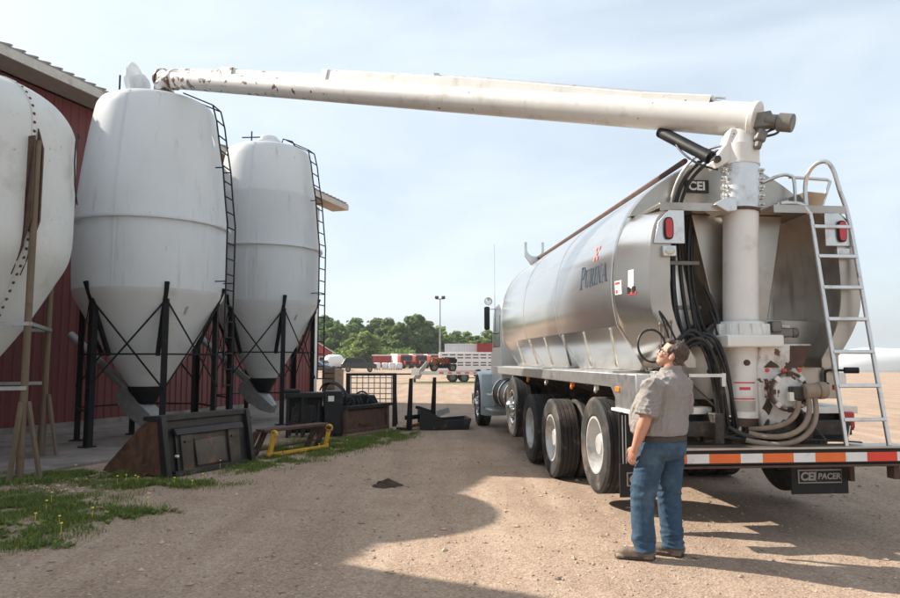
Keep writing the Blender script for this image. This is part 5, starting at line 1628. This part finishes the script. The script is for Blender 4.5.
# glasses and eyes
mb = MB(); mb.T = HM
for s in (-1, 1):
    mb.tube([(s * .033 + .024 * math.cos(a), .098 - abs(s * .033 + .024 * math.cos(a)) * .18, -.004 + .017 * math.sin(a)) for a in [2 * PI * i / 16 for i in range(17)]], .0026, 6, caps=False)
    mb.tube([(s * .057, .090, .002), (s * .078, .05, .004), (s * .084, -.01, .006), (s * .084, -.03, -.008)], .0026, 6)
mb.tube([(-.01, .098, 0), (.01, .098, 0)], .0024, 6)
mb.build('glasses', MT['black'], man)
for s in (-1, 1):
    mb = MB(); mb.T = HM; mb.ell((s * .033, .072, -.004), (.013, .012, .012), 12, 8); mb.build('eye', MT['sticker'], man)
    mb = MB(); mb.T = HM; mb.ell((s * .033, .081, -.004), (.0055, .004, .0055), 10, 6); mb.build('iris', MT['black_print'], man)

# ------------------------------------------------------------------ trees
def crown_mesh(seed, mat, nleaf=9000, rx=3.6, rz=4.4, leaf=.34):
    r = random.Random(seed)
    clumps = []
    for i in range(58):
        while True:
            x, y, z = r.uniform(-1, 1), r.uniform(-1, 1), r.uniform(-1, 1)
            if x * x + y * y + z * z < 1: break
        k = 1 - .28 * max(0, z)
        clumps.append((x * rx * .78 * k, y * rx * .78 * k, rz * (1.05 + z * .90), r.uniform(.5, 1.2)))
    vs, fs = [], []
    for i in range(nleaf):
        c = clumps[int(r.random() ** .9 * len(clumps)) % len(clumps)]
        u = Vector((r.gauss(0, 1), r.gauss(0, 1), r.gauss(0, 1))).normalized()
        rad = c[3] * (r.random() ** .35) * r.uniform(.8, 1.15)
        p = Vector(c[:3]) + Vector((u.x, u.y, u.z * .8)) * rad
        n_ = (u + Vector((r.uniform(-.8, .8), r.uniform(-.8, .8), r.uniform(-.4, .9)))).normalized()
        a = n_.orthogonal().normalized(); b = n_.cross(a)
        th = r.uniform(0, 6.28); a2 = a * math.cos(th) + b * math.sin(th); b2 = n_.cross(a2)
        s = leaf * r.uniform(.5, 1.25)
        o = len(vs)
        vs += [tuple(p + a2 * s), tuple(p + b2 * s * .55 + n_ * s * .12), tuple(p - a2 * s), tuple(p - b2 * s * .55 - n_ * s * .1)]
        fs.append((o, o + 1, o + 2, o + 3))
    me = bpy.data.meshes.new('crown'); me.from_pydata(vs, [], fs); me.materials.append(mat); me.update()
    return me
CROWNS = [crown_mesh(1, LEAF[0]), crown_mesh(2, LEAF[2], rx=3.3, rz=4.9), crown_mesh(3, LEAF[1], rx=3.8, rz=3.9), crown_mesh(4, LEAF[0], rx=3.0, rz=5.2), crown_mesh(5, LEAF[1], 6500, 3.4, 4.4)]
def trunk_mesh(seed):
    r = random.Random(seed)
    mb = MB()
    mb.tube([(0, 0, 0), (.05, .03, 1.5), (-.05, .08, 4), (.1, 0, 6.5)], .2, 10, radii=[.30, .22, .16, .07])
    for i in range(7):
        a = r.uniform(0, 6.28); z = 1.6 + i * .6; L_ = r.uniform(1.2, 2.4)
        mb.tube([(0, .04, z), (math.cos(a) * L_ * .5, math.sin(a) * L_ * .5, z + .6), (math.cos(a) * L_, math.sin(a) * L_, z + 1.7)], .08, 7, radii=[.10, .07, .03])
    return mb.mesh('trunk', MT['trunk'])
TRUNKS = [trunk_mesh(i) for i in range(3)]
ORD = 'first second third fourth fifth sixth seventh eighth ninth tenth eleventh twelfth thirteenth fourteenth fifteenth sixteenth seventeenth eighteenth nineteenth twentieth'.split()
#        X      Y    height crown
FRONT = [(-36, 172, 10.5, 0), (-31.5, 176, 11.8, 1), (-28.0, 168, 11.2, 0), (-24.5, 178, 11.0, 3), (-21.2, 158, 8.6, 2), (-18.2, 150, 8.3, 4), (-15.5, 176, 11.6, 1), (-12.2, 172, 11.9, 0),
         (-8.6, 174, 11.6, 3), (-5.6, 176, 11.0, 1), (-2.4, 180, 9.4, 4), (1.2, 178, 9.0, 0), (4.2, 186, 9.6, 2), (7.6, 182, 8.3, 0), (11.0, 180, 9.0, 4), (14.5, 184, 8.6, 3), (19, 184, 9.4, 0), (24, 186, 9.0, 2)]
for i, (x, y, h, k) in enumerate(FRONT):
    kind = ['mid green', 'dark green', 'pale yellow-green', 'tall mid green', 'loose pale green'][k]
    t = thing('broadleaf_tree', '%s tree, %s from the left in the front tree row' % (kind, ORD[i]), 'tree', (x, y, 0), rnd.uniform(0, 6), 'trees along the far edge of the yard')
    s = (h / 9.0 if k not in (1, 3) else h / 10.0) * rnd.uniform(.92, 1.12)
    c_ = link_copy(CROWNS[k], 'crown', t, (0, 0, 0), (0, 0, 0), (s * rnd.uniform(1.12, 1.4), s * rnd.uniform(1.12, 1.4), s))
    link_copy(TRUNKS[i % 3], 'trunk', t, scale=(s, s, s))
BACK = [(-44 + i * 5.6 + rnd.uniform(-1, 1), 196 + rnd.uniform(-4, 6), (12.6 if i < 8 else 9.8) + rnd.uniform(-.9, .9), rnd.randrange(5)) for i in range(14)]
for i, (x, y, h, k) in enumerate(BACK):
    t = thing('broadleaf_tree', 'tree half hidden in the back row, %s from the left' % ORD[i], 'tree', (x, y, 0), rnd.uniform(0, 6), 'trees along the far edge of the yard')
    s = h / 9.5
    link_copy(CROWNS[k], 'crown', t, scale=(s * 1.35, s * 1.35, s)); link_copy(TRUNKS[i % 3], 'trunk', t, scale=(s, s, s))

# undergrowth at the foot of the trees
mb_v, mb_f = [], []
r = random.Random(11)
for i in range(12000):
    x = r.uniform(-48, 32); y = r.uniform(150, 166) if x < -8 else r.uniform(170, 182)
    z = r.random() ** 1.4 * (4.0 + 1.6 * mnoise.noise(Vector((x * .2, y * .1, 0))))
    n_ = Vector((r.gauss(0, 1), r.gauss(0, 1), r.gauss(.5, 1))).normalized()
    a = n_.orthogonal().normalized(); b = n_.cross(a); s = r.uniform(.2, .5); o = len(mb_v); p = Vector((x, y, max(.1, z)))
    mb_v += [tuple(p + a * s), tuple(p + b * s * .6), tuple(p - a * s), tuple(p - b * s * .6)]; mb_f.append((o, o + 1, o + 2, o + 3))
me = bpy.data.meshes.new('undergrowth'); me.from_pydata(mb_v, [], mb_f); me.materials.append(LEAF[0]); me.update()
o = link_copy(me, 'undergrowth', None); o['kind'] = 'stuff'; o['label'] = 'low green undergrowth below the far trees'

# ------------------------------------------------------------------ things across the yard
def small_wheel(parent, c, r, w, axis='X'):
    mb = MB(); mb.lathe([(r * .55, -w / 2), (r * .95, -w / 2), (r, -w * .3), (r, w * .3), (r * .95, w / 2), (r * .55, w / 2)], 20, c, axis)
    wh = mb.build('wheel', MT['rubber'], parent)
    mb = MB(); mb.lathe([(.01, -w * .42), (r * .56, -w * .42), (r * .56, w * .42), (.01, w * .42)], 16, c, axis); mb.build('rim', MT['greybox'], wh)
    return wh

def car(label, loc, rz, mat, kind, cat):
    t = thing('parked_' + kind, label, cat, loc, rz, 'vehicles parked across the yard')
    if kind == 'suv':
        prof = [(-2.3, .45), (-2.3, .95), (-2.15, 1.05), (-1.75, 1.68), (-.2, 1.74), (.55, 1.62), (1.05, 1.1), (2.1, .98), (2.3, .8), (2.3, .42)]
        win = [(-1.85, 1.12), (-1.6, 1.6), (-.2, 1.64), (.45, 1.54), (.85, 1.12)]
    else:
        prof = [(-2.2, .4), (-2.2, .85), (-1.7, .98), (-1.2, 1.38), (-.1, 1.44), (.5, 1.34), (1.05, .98), (2.05, .85), (2.2, .7), (2.2, .38)]
        win = [(-1.35, 1.0), (-1.1, 1.32), (-.1, 1.37), (.42, 1.28), (.85, 1.0)]
    mb = MB(); mb.prism(prof, -.88, .88, 'Y'); b = mb.build('body', mat, t, bevel=.09)
    for s in (-1, 1):
        mb = MB(); mb.prism(win, s * .878, s * .889, 'Y'); mb.build('window', MT['glass'], t)
        for x in (-1.4, 1.4):
            small_wheel(t, (x, s * .80, .34), .34, .24, 'Y')
        mb = MB(); mb.box((2.28, s * .62, .75), (.06, .3, .14)); mb.build('headlight', MT['lens_clear'], t)
        mb = MB(); mb.box((-2.28, s * .7, .85), (.06, .2, .2)); mb.build('tail_light', MT['lens_red'], t)
    mb = MB(); mb.box((.82, 0, 1.36), (.04, 1.5, .5), Matrix.Rotation(R(-46), 4, 'Y')); mb.build('windscreen', MT['glass'], t)
    return t
car('dark sport utility vehicle parked across the yard before the trees', (-11.9, 92, 0), R(8), MT['car_dark'], 'suv', 'car').scale = (1, 1, 1.12)
car('dark blue car parked beside the small red house', (-16.9, 91, 0), R(-25), MT['car_blue'], 'car', 'car')

# low dark flat trailer between them
t = thing('utility_trailer', 'low dark flat trailer parked between the two cars', 'trailer', (-15.2, 95, 0), R(5))
mb = MB(); mb.bx(-1.6, 1.6, -.9, .9, .55, .68); mb.build('deck', MT['black'], t)
mb = MB(); mb.bx(-1.6, -1.5, -.9, .9, .68, 1.3); mb.build('headboard', MT['black'], t)
for s in (-.8, .8): small_wheel(t, (.2, s, .33), .33, .2, 'Y')

# red house
t = thing('small_house', 'small red gabled house with white trim beyond the barn', 'house', (-21.3, 108, 0), R(10))
mb = MB(); mb.prism([(-3.2, 0), (3.2, 0), (3.2, 2.75), (0, 4.7), (-3.2, 2.75)], 0, 8, 'Y'); mb.build('wall', MT['red'], t, smooth=0)
for s in (-1, 1):
    mb = MB(); mb.bar((s * 3.6, 4, 2.58), (0, 4, 4.84), 8.8, .12, up=(0, 0, 1)); mb.v = []; mb.f = []; mb.m = []
    mb.add([(s * 3.65, -.45, 2.5), (0, -.45, 4.78), (0, 8.4, 4.78), (s * 3.65, 8.4, 2.5), (s * 3.65, -.45, 2.64), (0, -.45, 4.92), (0, 8.4, 4.92), (s * 3.65, 8.4, 2.64)], [(0, 1, 2, 3), (4, 5, 6, 7), (0, 1, 5, 4), (3, 2, 6, 7), (0, 3, 7, 4)])
    mb.build('roof', MT['trim'], t, smooth=0)
    mb = MB(); mb.bx(s * 3.2 - .1, s * 3.2 + .1, -.05, .12, 0, 2.7); mb.build('corner_trim', MT['trim'], t)
for x in (-1.6, 1.6):
    mb = MB(); mb.bx(x - .5, x + .5, -.06, .0, 1.0, 2.1); w_ = mb.build('window', MT['trim'], t)
    mb = MB(); mb.bx(x - .4, x + .4, -.075, -.062, 1.1, 2.0); mb.build('pane', MT['glass'], w_)
mb = MB(); mb.bx(-.45, .45, -.06, .0, .1, 2.1); mb.build('door', MT['trim'], t)

t = thing('gas_tank', 'rounded white tank standing beside the small red house', 'tank', (-17.0, 103, 0), R(30))
mb = MB(); mb.lathe([(.01, -1.5), (.5, -1.42), (.85, -1.15), (1.0, -.8), (1.0, .8), (.85, 1.15), (.5, 1.42), (.01, 1.5)], 24, (0, 0, 1.35), 'X'); mb.build('vessel', MT['white_clean'], t)
for x in (-.8, .8):
    mb = MB(); mb.bx(x - .1, x + .1, -.6, .6, 0, .7); mb.build('saddle', MT['galv'], t)

for i, (x, lab) in enumerate(((-11.6, 'white bulk tote beside the dark sport utility vehicle'), (-10.4, 'second white bulk tote from the dark sport utility vehicle'), (-9.3, 'third white bulk tote from the dark sport utility vehicle'), (-8.2, 'white bulk tote nearest the red shed'))):
    t = thing('bulk_tote', lab, 'tote', (x, 112 + .5 * (i % 2), 0), R(5 * i), 'white totes across the yard')
    mb = MB(); mb.bx(-.48, .48, -.48, .48, .14, 1.15); mb.build('bag', MT['tote'], t, bevel=.14)
    for k in (-.4, 0, .4):
        mb = MB(); mb.bx(k - .06, k + .06, -.5, .5, 0, .13); mb.build('pallet_runner', MT['wood'], t)

t = thing('red_shed', 'long low red shed with white roof before the trees', 'shed', (-11.9, 132, 0), R(3))
mb = MB(); mb.bx(-2.6, 2.6, 0, 2.4, .15, 2.35); mb.build('wall', MT['red'], t)
mb = MB(); mb.bx(-2.75, 2.75, -.15, 2.5, 2.35, 2.6); mb.build('roof', MT['trim'], t)
for x in (-1.6, .2, 1.7):
    mb = MB(); mb.bx(x - .4, x + .4, -.03, 0, .3, 2.0); mb.build('door', MT['red'], t)
def red_truck(label, loc, rz):
    t = thing('red_truck', label, 'truck', loc, rz, 'red trucks parked before the trees')
    mb = MB(); mb.prism([(-1.0, .6), (1.3, .6), (1.3, 1.35), (.5, 1.5), (.2, 2.5), (-1.0, 2.55)], -1.05, 1.05, 'X'); mb.v = []; mb.f = []; mb.m = []
    mb.prism([(-1.2, .6), (1.2, .6), (1.2, 2.3), (1.05, 2.5), (-1.05, 2.5), (-1.2, 2.3)], 0, 1.6, 'Y'); mb.build('cab', MT['red'], t, bevel=.08)
    mb = MB(); mb.bx(-1.0, 1.0, -.03, .0, 1.5, 2.25); mb.build('windscreen', MT['glass'], t)
    mb = MB(); mb.bx(-.7, .7, -1.0, -.02, .6, 1.45); mb.build('hood', MT['red'], t, bevel=.08)
    mb = MB(); mb.bx(-.5, .5, -1.05, -1.0, .65, 1.35); mb.build('grille', MT['black'], t)
    mb = MB(); mb.bx(-1.15, 1.15, 1.65, 5.5, 1.0, 2.7); mb.build('box_body', MT['trim'], t, bevel=.05)
    for x in (-.95, .95):
        for y in (-.4, 3.6): small_wheel(t, (x, y, .5), .5, .3, 'X')
    return t
red_truck('red truck parked nearest the red shed', (-7.9, 128, 0), R(25))
red_truck('red truck parked second from the red shed', (-5.3, 131, 0), R(25))
red_truck('red truck parked farthest from the red shed', (-2.6, 134, 0), R(25))

# light pole
t = thing('light_pole', 'tall slim yard light pole with two floodlights', 'light pole', (-1.35, 95, 0))
mb = MB(); mb.cyl((0, 0, 0), (0, 0, 9.9), .13, .07, n=12); mb.build('pole', MT['galv'], t)
mb = MB(); mb.cyl((0, 0, 0), (0, 0, .5), .3, n=12); mb.build('footing', MT['concrete'], t)
mb = MB(); mb.bx(-.55, .55, -.05, .05, 9.8, 9.9); mb.build('crossarm', MT['grime'], t)
for x in (-.45, .45):
    mb = MB(); mb.box((x, -.15, 10.05), (.5, .42, .32), Matrix.Rotation(R(25), 4, 'X')); mb.build('floodlight', MT['grime'], t, bevel=.04)

# flatbed trailer with load
t = thing('flatbed_trailer', 'tandem flatbed trailer with red and white reflective side markings', 'trailer', (.9, 50.5, 0), R(2))
mb = MB(); mb.bx(-3.0, 3.2, -1.2, 1.2, .62, .74); mb.build('deck', MT['wood'], t)
mb = MB(); mb.bx(-3.0, 3.2, -1.24, -1.2, .54, .78); mb.build('side_rail', MT['alu'], t)
mb = MB(); mb.bx(-5.0, -3.0, -.06, .06, .52, .62); mb.build('drawbar', MT['black'], t)
mb = MB(); mb.bx(-4.9, -4.78, -.05, .05, 0, .55); mb.build('jack', MT['black'], t)
i = 0
x = -2.0
while x < 3.0:
    mb = MB(); mb.bx(x, x + .3, -1.246, -1.241, .62, .72); mb.build('tape_segment', MT['tape_red2' if i % 2 else 'tape_white'], t, smooth=0); x += .3; i += 1
for x in (-.75, .05):
    for y in (-1.05, 1.05): small_wheel(t, (x, y, .36), .36, .22, 'Y')
    mb = MB(); mb.bx(x - .4, x + .4, -1.2, -.9, .74, .78); mb.build('fender', MT['black'], t)
mb = MB(); mb.bx(1.2, 2.6, -1.2, 1.2, .2, .5); mb.build('under_box', MT['galv'], t)

t = thing('compact_loader', 'orange and black compact machine loaded on the flatbed trailer', 'machine', (-.45, 50.3, .74), R(4))
mb = MB(); mb.bx(-1.0, .9, -.5, .5, .25, .55); mb.build('chassis', MT['black'], t, bevel=.08)
mb = MB(); mb.prism([(-.2, .55), (.5, .55), (.2, .95), (-.1, .9)], -.52, -.44, 'Y'); mb.build('side_guard', MT['red'], t)
for q in range(5):
    mb = MB(); mb.tube(arc_pts((-1.0 + .3 * q, -.5, .4), (-1.1 + .4 * q, -.6, 1.1), (-.6 + .3 * q, -.55, 1.15), (-.3 + .25 * q, -.5, .5)), .03, 6); mb.build('bar_work', MT['red' if q % 2 else 'black'], t)
mb = MB(); mb.bx(-.9, -.1, -.45, .45, .6, 1.0); mb.build('engine_cover', MT['orange'], t, bevel=.1)
mb = MB(); mb.prism([(-.1, .6), (.9, .6), (.95, .9), (.6, 1.02), (0, 1.05)], -.48, .48, 'Y'); mb.build('cover', MT['black'], t, bevel=.08)
for x in (-.7, .6):
    for y in (-.5, .5): small_wheel(t, (x, y, .27), .27, .22, 'Y')

t = thing('ramp_gate', 'grey folded trailer ramp with white panel at the drawbar end', 'ramp', (-2.25, 50.3, 0), R(2))
mb = MB(); mb.prism([(-.45, .25), (.1, .25), (.75, 1.45), (.55, 1.5)], -.8, .8, 'Y'); mb.build('ramp_leaf', MT['galv'], t, bevel=.02)
mb = MB(); mb.bx(-.5, .08, -.86, -.82, .5, 1.0); mb.build('panel', MT['sticker'], t)
mb = MB(); mb.bx(-.35, -.2, -.7, .7, 0, .28); mb.build('foot', MT['grime'], t)

t = thing('stock_trailer', 'white livestock trailer with long slotted sides behind the flatbed', 'trailer', (2.1, 62, 0), R(1))
mb = MB(); mb.bx(-3.1, 3.4, 0, 2.1, .5, 2.25); mb.build('body', MT['white_clean'], t, bevel=.04)
for z in (1.98, 1.72, 1.30, 1.08):
    for k in range(9):
        x = -2.8 + k * .68
        mb = MB(); mb.bx(x, x + .5, -.015, .0, z, z + .09); mb.build('side_slot', MT['grime'], t, smooth=0)
for x in (.4, 1.3):
    small_wheel(t, (x, .05, .38), .38, .24, 'Y')
    small_wheel(t, (x, 2.0, .38), .38, .24, 'Y')
mb = MB(); mb.bx(-3.1, 3.4, -.03, .0, .52, .62); mb.build('rub_rail', MT['tape_red2'], t)

def container(label, loc, L_, mat, rz):
    t = thing('shipping_container', label, 'container', loc, rz, 'containers behind the livestock trailer')
    mb = MB(); pts = []
    n = int(L_ / .28)
    for i in range(n):
        b = -L_ / 2 + i * L_ / n; p = L_ / n
        pts += [(b, 0), (b + p * .35, 0), (b + p * .5, .04), (b + p * .85, .04)]
    pts += [(L_ / 2, 0), (L_ / 2, 2.4), (-L_ / 2, 2.4)]
    mb.prism(pts, .2, 2.6, 'Z'); mb.build('body', mat, t, smooth=0)
    for x in (-L_ / 2, L_ / 2):
        mb = MB(); mb.bx(x - .08, x + .08, -.03, .1, 0, 2.62); mb.build('corner_post', mat, t)
    mb = MB(); mb.bx(-L_ / 2, L_ / 2, -.03, .06, 2.5, 2.63); mb.build('top_rail', mat, t)
    mb = MB(); mb.bx(-L_ / 2, L_ / 2, -.03, .06, .06, .2); mb.build('bottom_rail', mat, t)
    return t
container('pale grey shipping container left of the red one', (1.2, 78, .75), 3.4, MT['tarp'], R(2))
cc = container('red shipping container behind the livestock trailer', (4.55, 77, .78), 3.0, MT['red'], R(2))
mb = MB(); mb.bx(.55, .75, -.05, -.03, 1.4, 2.1); mb.build('placard', MT['sticker'], cc)
mb = MB(); mb.bx(-1, 10, 77.2, 80, 0, .75); o = mb.build('loading_dock', MT['concrete']); structure(o)

# white silage bags on the right
for i, (x, y, L_, hh, lab) in enumerate(((78, 96, 60, 3.1, 'long white plastic silage bag lying at the edge of the field'),)):
    mb = MB()
    rr = []
    for j in range(25):
        u = -L_ / 2 + L_ * j / 24
        e = min(1, (j + .4) / 3, (24.4 - j) / 3) ** .5
        rr.append([(u, 3.0 * e * math.cos(a) * (1 + .04 * mnoise.noise(Vector((u * .2, a, 1)))), max(0, hh * e * math.sin(a) * (1 + .10 * mnoise.noise(Vector((u * .13, 3, a)))))) for a in [PI * k / 16 for k in range(17)]])
    mb.loft(rr, closed=True)
    o = mb.build('silage_bag', MT['plastic'], None, smooth=60); o.location = (x, y, 0); o.rotation_euler = (0, 0, R(4))
    tag(o, lab, 'silage bag')

# ------------------------------------------------------------------ loose stones on the gravel, grass and flowers
rs = np.random.RandomState(3)
def stones(n, x0, x1, y0, y1, s0, s1, name, label):
    oc = np.array([(1, 0, 0), (-1, 0, 0), (0, 1, 0), (0, -1, 0), (0, 0, 1), (0, 0, -1)], float)
    of = np.array([(0, 2, 4), (2, 1, 4), (1, 3, 4), (3, 0, 4), (2, 0, 5), (1, 2, 5), (3, 1, 5), (0, 3, 5)])
    P_ = np.stack([rs.uniform(x0, x1, n), y0 + (y1 - y0) * rs.uniform(0, 1, n) ** 1.7], 1)
    V, F_ = [], []
    for i in range(n):
        px, py = P_[i]
        s = s0 + (s1 - s0) * rs.rand() ** 3
        m = oc * (np.array([1, .8, .5]) * s * (1 + .35 * rs.randn(6, 1))).clip(.2 * s, 2 * s)
        a = rs.rand() * 6.28
        c_, s_ = math.cos(a), math.sin(a)
        m = np.stack([m[:, 0] * c_ - m[:, 1] * s_, m[:, 0] * s_ + m[:, 1] * c_, m[:, 2]], 1) + np.array([px, py, gz(px, py) + s * .18])
        V.append(m); F_.append(of + 6 * i)
    me = bpy.data.meshes.new(name); me.from_pydata(np.concatenate(V).tolist(), [], np.concatenate(F_).tolist())
    me.materials.append(STONE); me.update()
    o = link_copy(me, name, None); o['kind'] = 'stuff'; o['label'] = label
    return o
STONE = leaf_mat('loose_stone', (.40, .31, .25), 0.0)
STONE.node_tree.nodes['Principled BSDF'].inputs['Roughness'].default_value = .9
stones(16000, -5, 6.5, 3.3, 13, .004, .018, 'gravel_stones', 'small loose stones scattered over the gravel yard')
stones(700, -4, 6.5, 3.6, 12, .014, .036, 'larger_stones', 'larger loose stones here and there on the gravel yard')
def cluster(cx, cy, n, sp, s0, s1, lab):
    global STONE
    o = stones(n, cx - sp, cx + sp, cy - sp * .6, cy + sp * .6, s0, s1, 'rubble', lab)
cluster(-4.75, 9.0, 420, .75, .012, .045, 'pale rubble stones beside the loader bucket')

GR = [(-5.6, 9.35, .9, .30, 1.0), (-4.9, 9.75, .9, .28, .9), (-6.2, 9.2, .5, .4, 1.0), (-4.5, 7.5, .8, .55, .9), (-5.0, 8.0, .9, .5, .9), (-3.95, 6.6, .5, .5, .75), (-4.4, 6.3, .6, .5, .85), (-3.55, 7.3, .5, .35, .45),
      (-3.55, 9.05, .7, .28, .9), (-4.1, 9.1, .6, .30, .8), (-2.95, 10.5, .4, .5, .7), (-2.75, 11.2, .5, .4, .85), (-2.3, 12.2, .5, .45, .95), (-1.95, 13.1, .5, .6, 1.0), (-1.6, 13.9, .45, .6, 1.0), (-1.15, 14.9, .4, .7, .9), (-2.4, 13.4, .6, .7, .7),
      (-3.0, 12.6, .5, .5, .6), (-3.1, 7.4, .2, .15, .5), (-3.5, 6.1, .2, .15, .5)]
def grass():
    V, F_ = [], []
    def blade(x, y, h):
        a = rs.rand() * 6.28; lean = rs.uniform(.1, .75) * h; w = rs.uniform(.002, .0042)
        dx, dy = math.cos(a), math.sin(a); b = rs.rand() * 6.28
        px, py = math.cos(b) * w, math.sin(b) * w
        z0 = gz(x, y) - .01
        o = len(V)
        V.extend([(x - px, y - py, z0), (x + px, y + py, z0), (x + dx * lean * .35 + px * .8, y + dy * lean * .35 + py * .8, z0 + h * .6), (x + dx * lean * .35 - px * .8, y + dy * lean * .35 - py * .8, z0 + h * .6), (x + dx * lean, y + dy * lean, z0 + h)])
        F_.extend([(o, o + 1, o + 2, o + 3), (o + 3, o + 2, o + 4)])
    for (cx, cy, sx, sy, d) in GR:
        n = int(15000 * d * sx * sy / .3)
        for i in range(n):
            x, y = cx + rs.randn() * sx * .55, cy + rs.randn() * sy * .55
            k = mnoise.noise(Vector((x * 2.6, y * 2.6, 7))) + .35 * mnoise.noise(Vector((x * 8, y * 8, 3)))
            if k < -.02 + .16 * rs.randn(): continue
            blade(x, y, rs.uniform(.018, .06) * (1.0 + 1.1 * max(0, k)) * (.8 + .4 * d))
    for i in range(420):
        cx, cy, sx, sy, d = GR[rs.randint(0, len(GR))]
        x, y = cx + rs.randn() * sx * .6, cy + rs.randn() * sy * .6
        for q in range(rs.randint(4, 8)):
            a = rs.rand() * 6.28; L_ = rs.uniform(.025, .075); w = L_ * rs.uniform(.22, .4); up_ = rs.uniform(.15, .9) * L_
            dx, dy = math.cos(a), math.sin(a); o = len(V); z0 = gz(x, y)
            V.extend([(x, y, z0), (x + dx * L_ * .5 - dy * w, y + dy * L_ * .5 + dx * w, z0 + up_ * .7), (x + dx * L_, y + dy * L_, z0 + up_), (x + dx * L_ * .5 + dy * w, y + dy * L_ * .5 - dx * w, z0 + up_ * .7)])
            F_.append((o, o + 1, o + 2, o + 3))
    me = bpy.data.meshes.new('grass'); me.from_pydata(V, [], F_); me.materials.append(MT['grassmat']); me.update()
    o = link_copy(me, 'grass', None); o['kind'] = 'stuff'; o['label'] = 'short green grass tufts along the pad edge and under the attachments'
grass()
mb = MB()
for i in range(26):
    cx, cy, sx, sy, d = GR[rs.randint(0, 16)]
    x, y = cx + rs.randn() * sx * .5, cy + rs.randn() * sy * .5
    mb.ell((x, y, .09 + .04 * rs.rand()), (.014, .014, .008), 8, 5); mb.cyl((x, y, 0), (x, y, .09), .002, n=5)
o = mb.build('dandelions', MT['yellow_print'], None); o['kind'] = 'stuff'; o['label'] = 'yellow dandelion heads dotted through the grass'

# ------------------------------------------------------------------ thin summer haze over the yard
hm = bpy.data.materials.new('haze'); hm.use_nodes = True
hn, hl = hm.node_tree.nodes, hm.node_tree.links
hn.clear()
ho = hn.new('ShaderNodeOutputMaterial'); pv = hn.new('ShaderNodeVolumePrincipled')
pv.inputs['Color'].default_value = (.90, .94, .97, 1)
pv.inputs['Density'].default_value = .0003
pv.inputs['Anisotropy'].default_value = .2
hl.new(pv.outputs['Volume'], ho.inputs['Volume'])
mb = MB(); mb.bx(-1000, 1000, -1000, 1600, -1.0, 20.0)
hz = mb.build('haze', hm, None, smooth=0); hz['kind'] = 'stuff'; hz['label'] = 'thin pale haze over the whole yard'
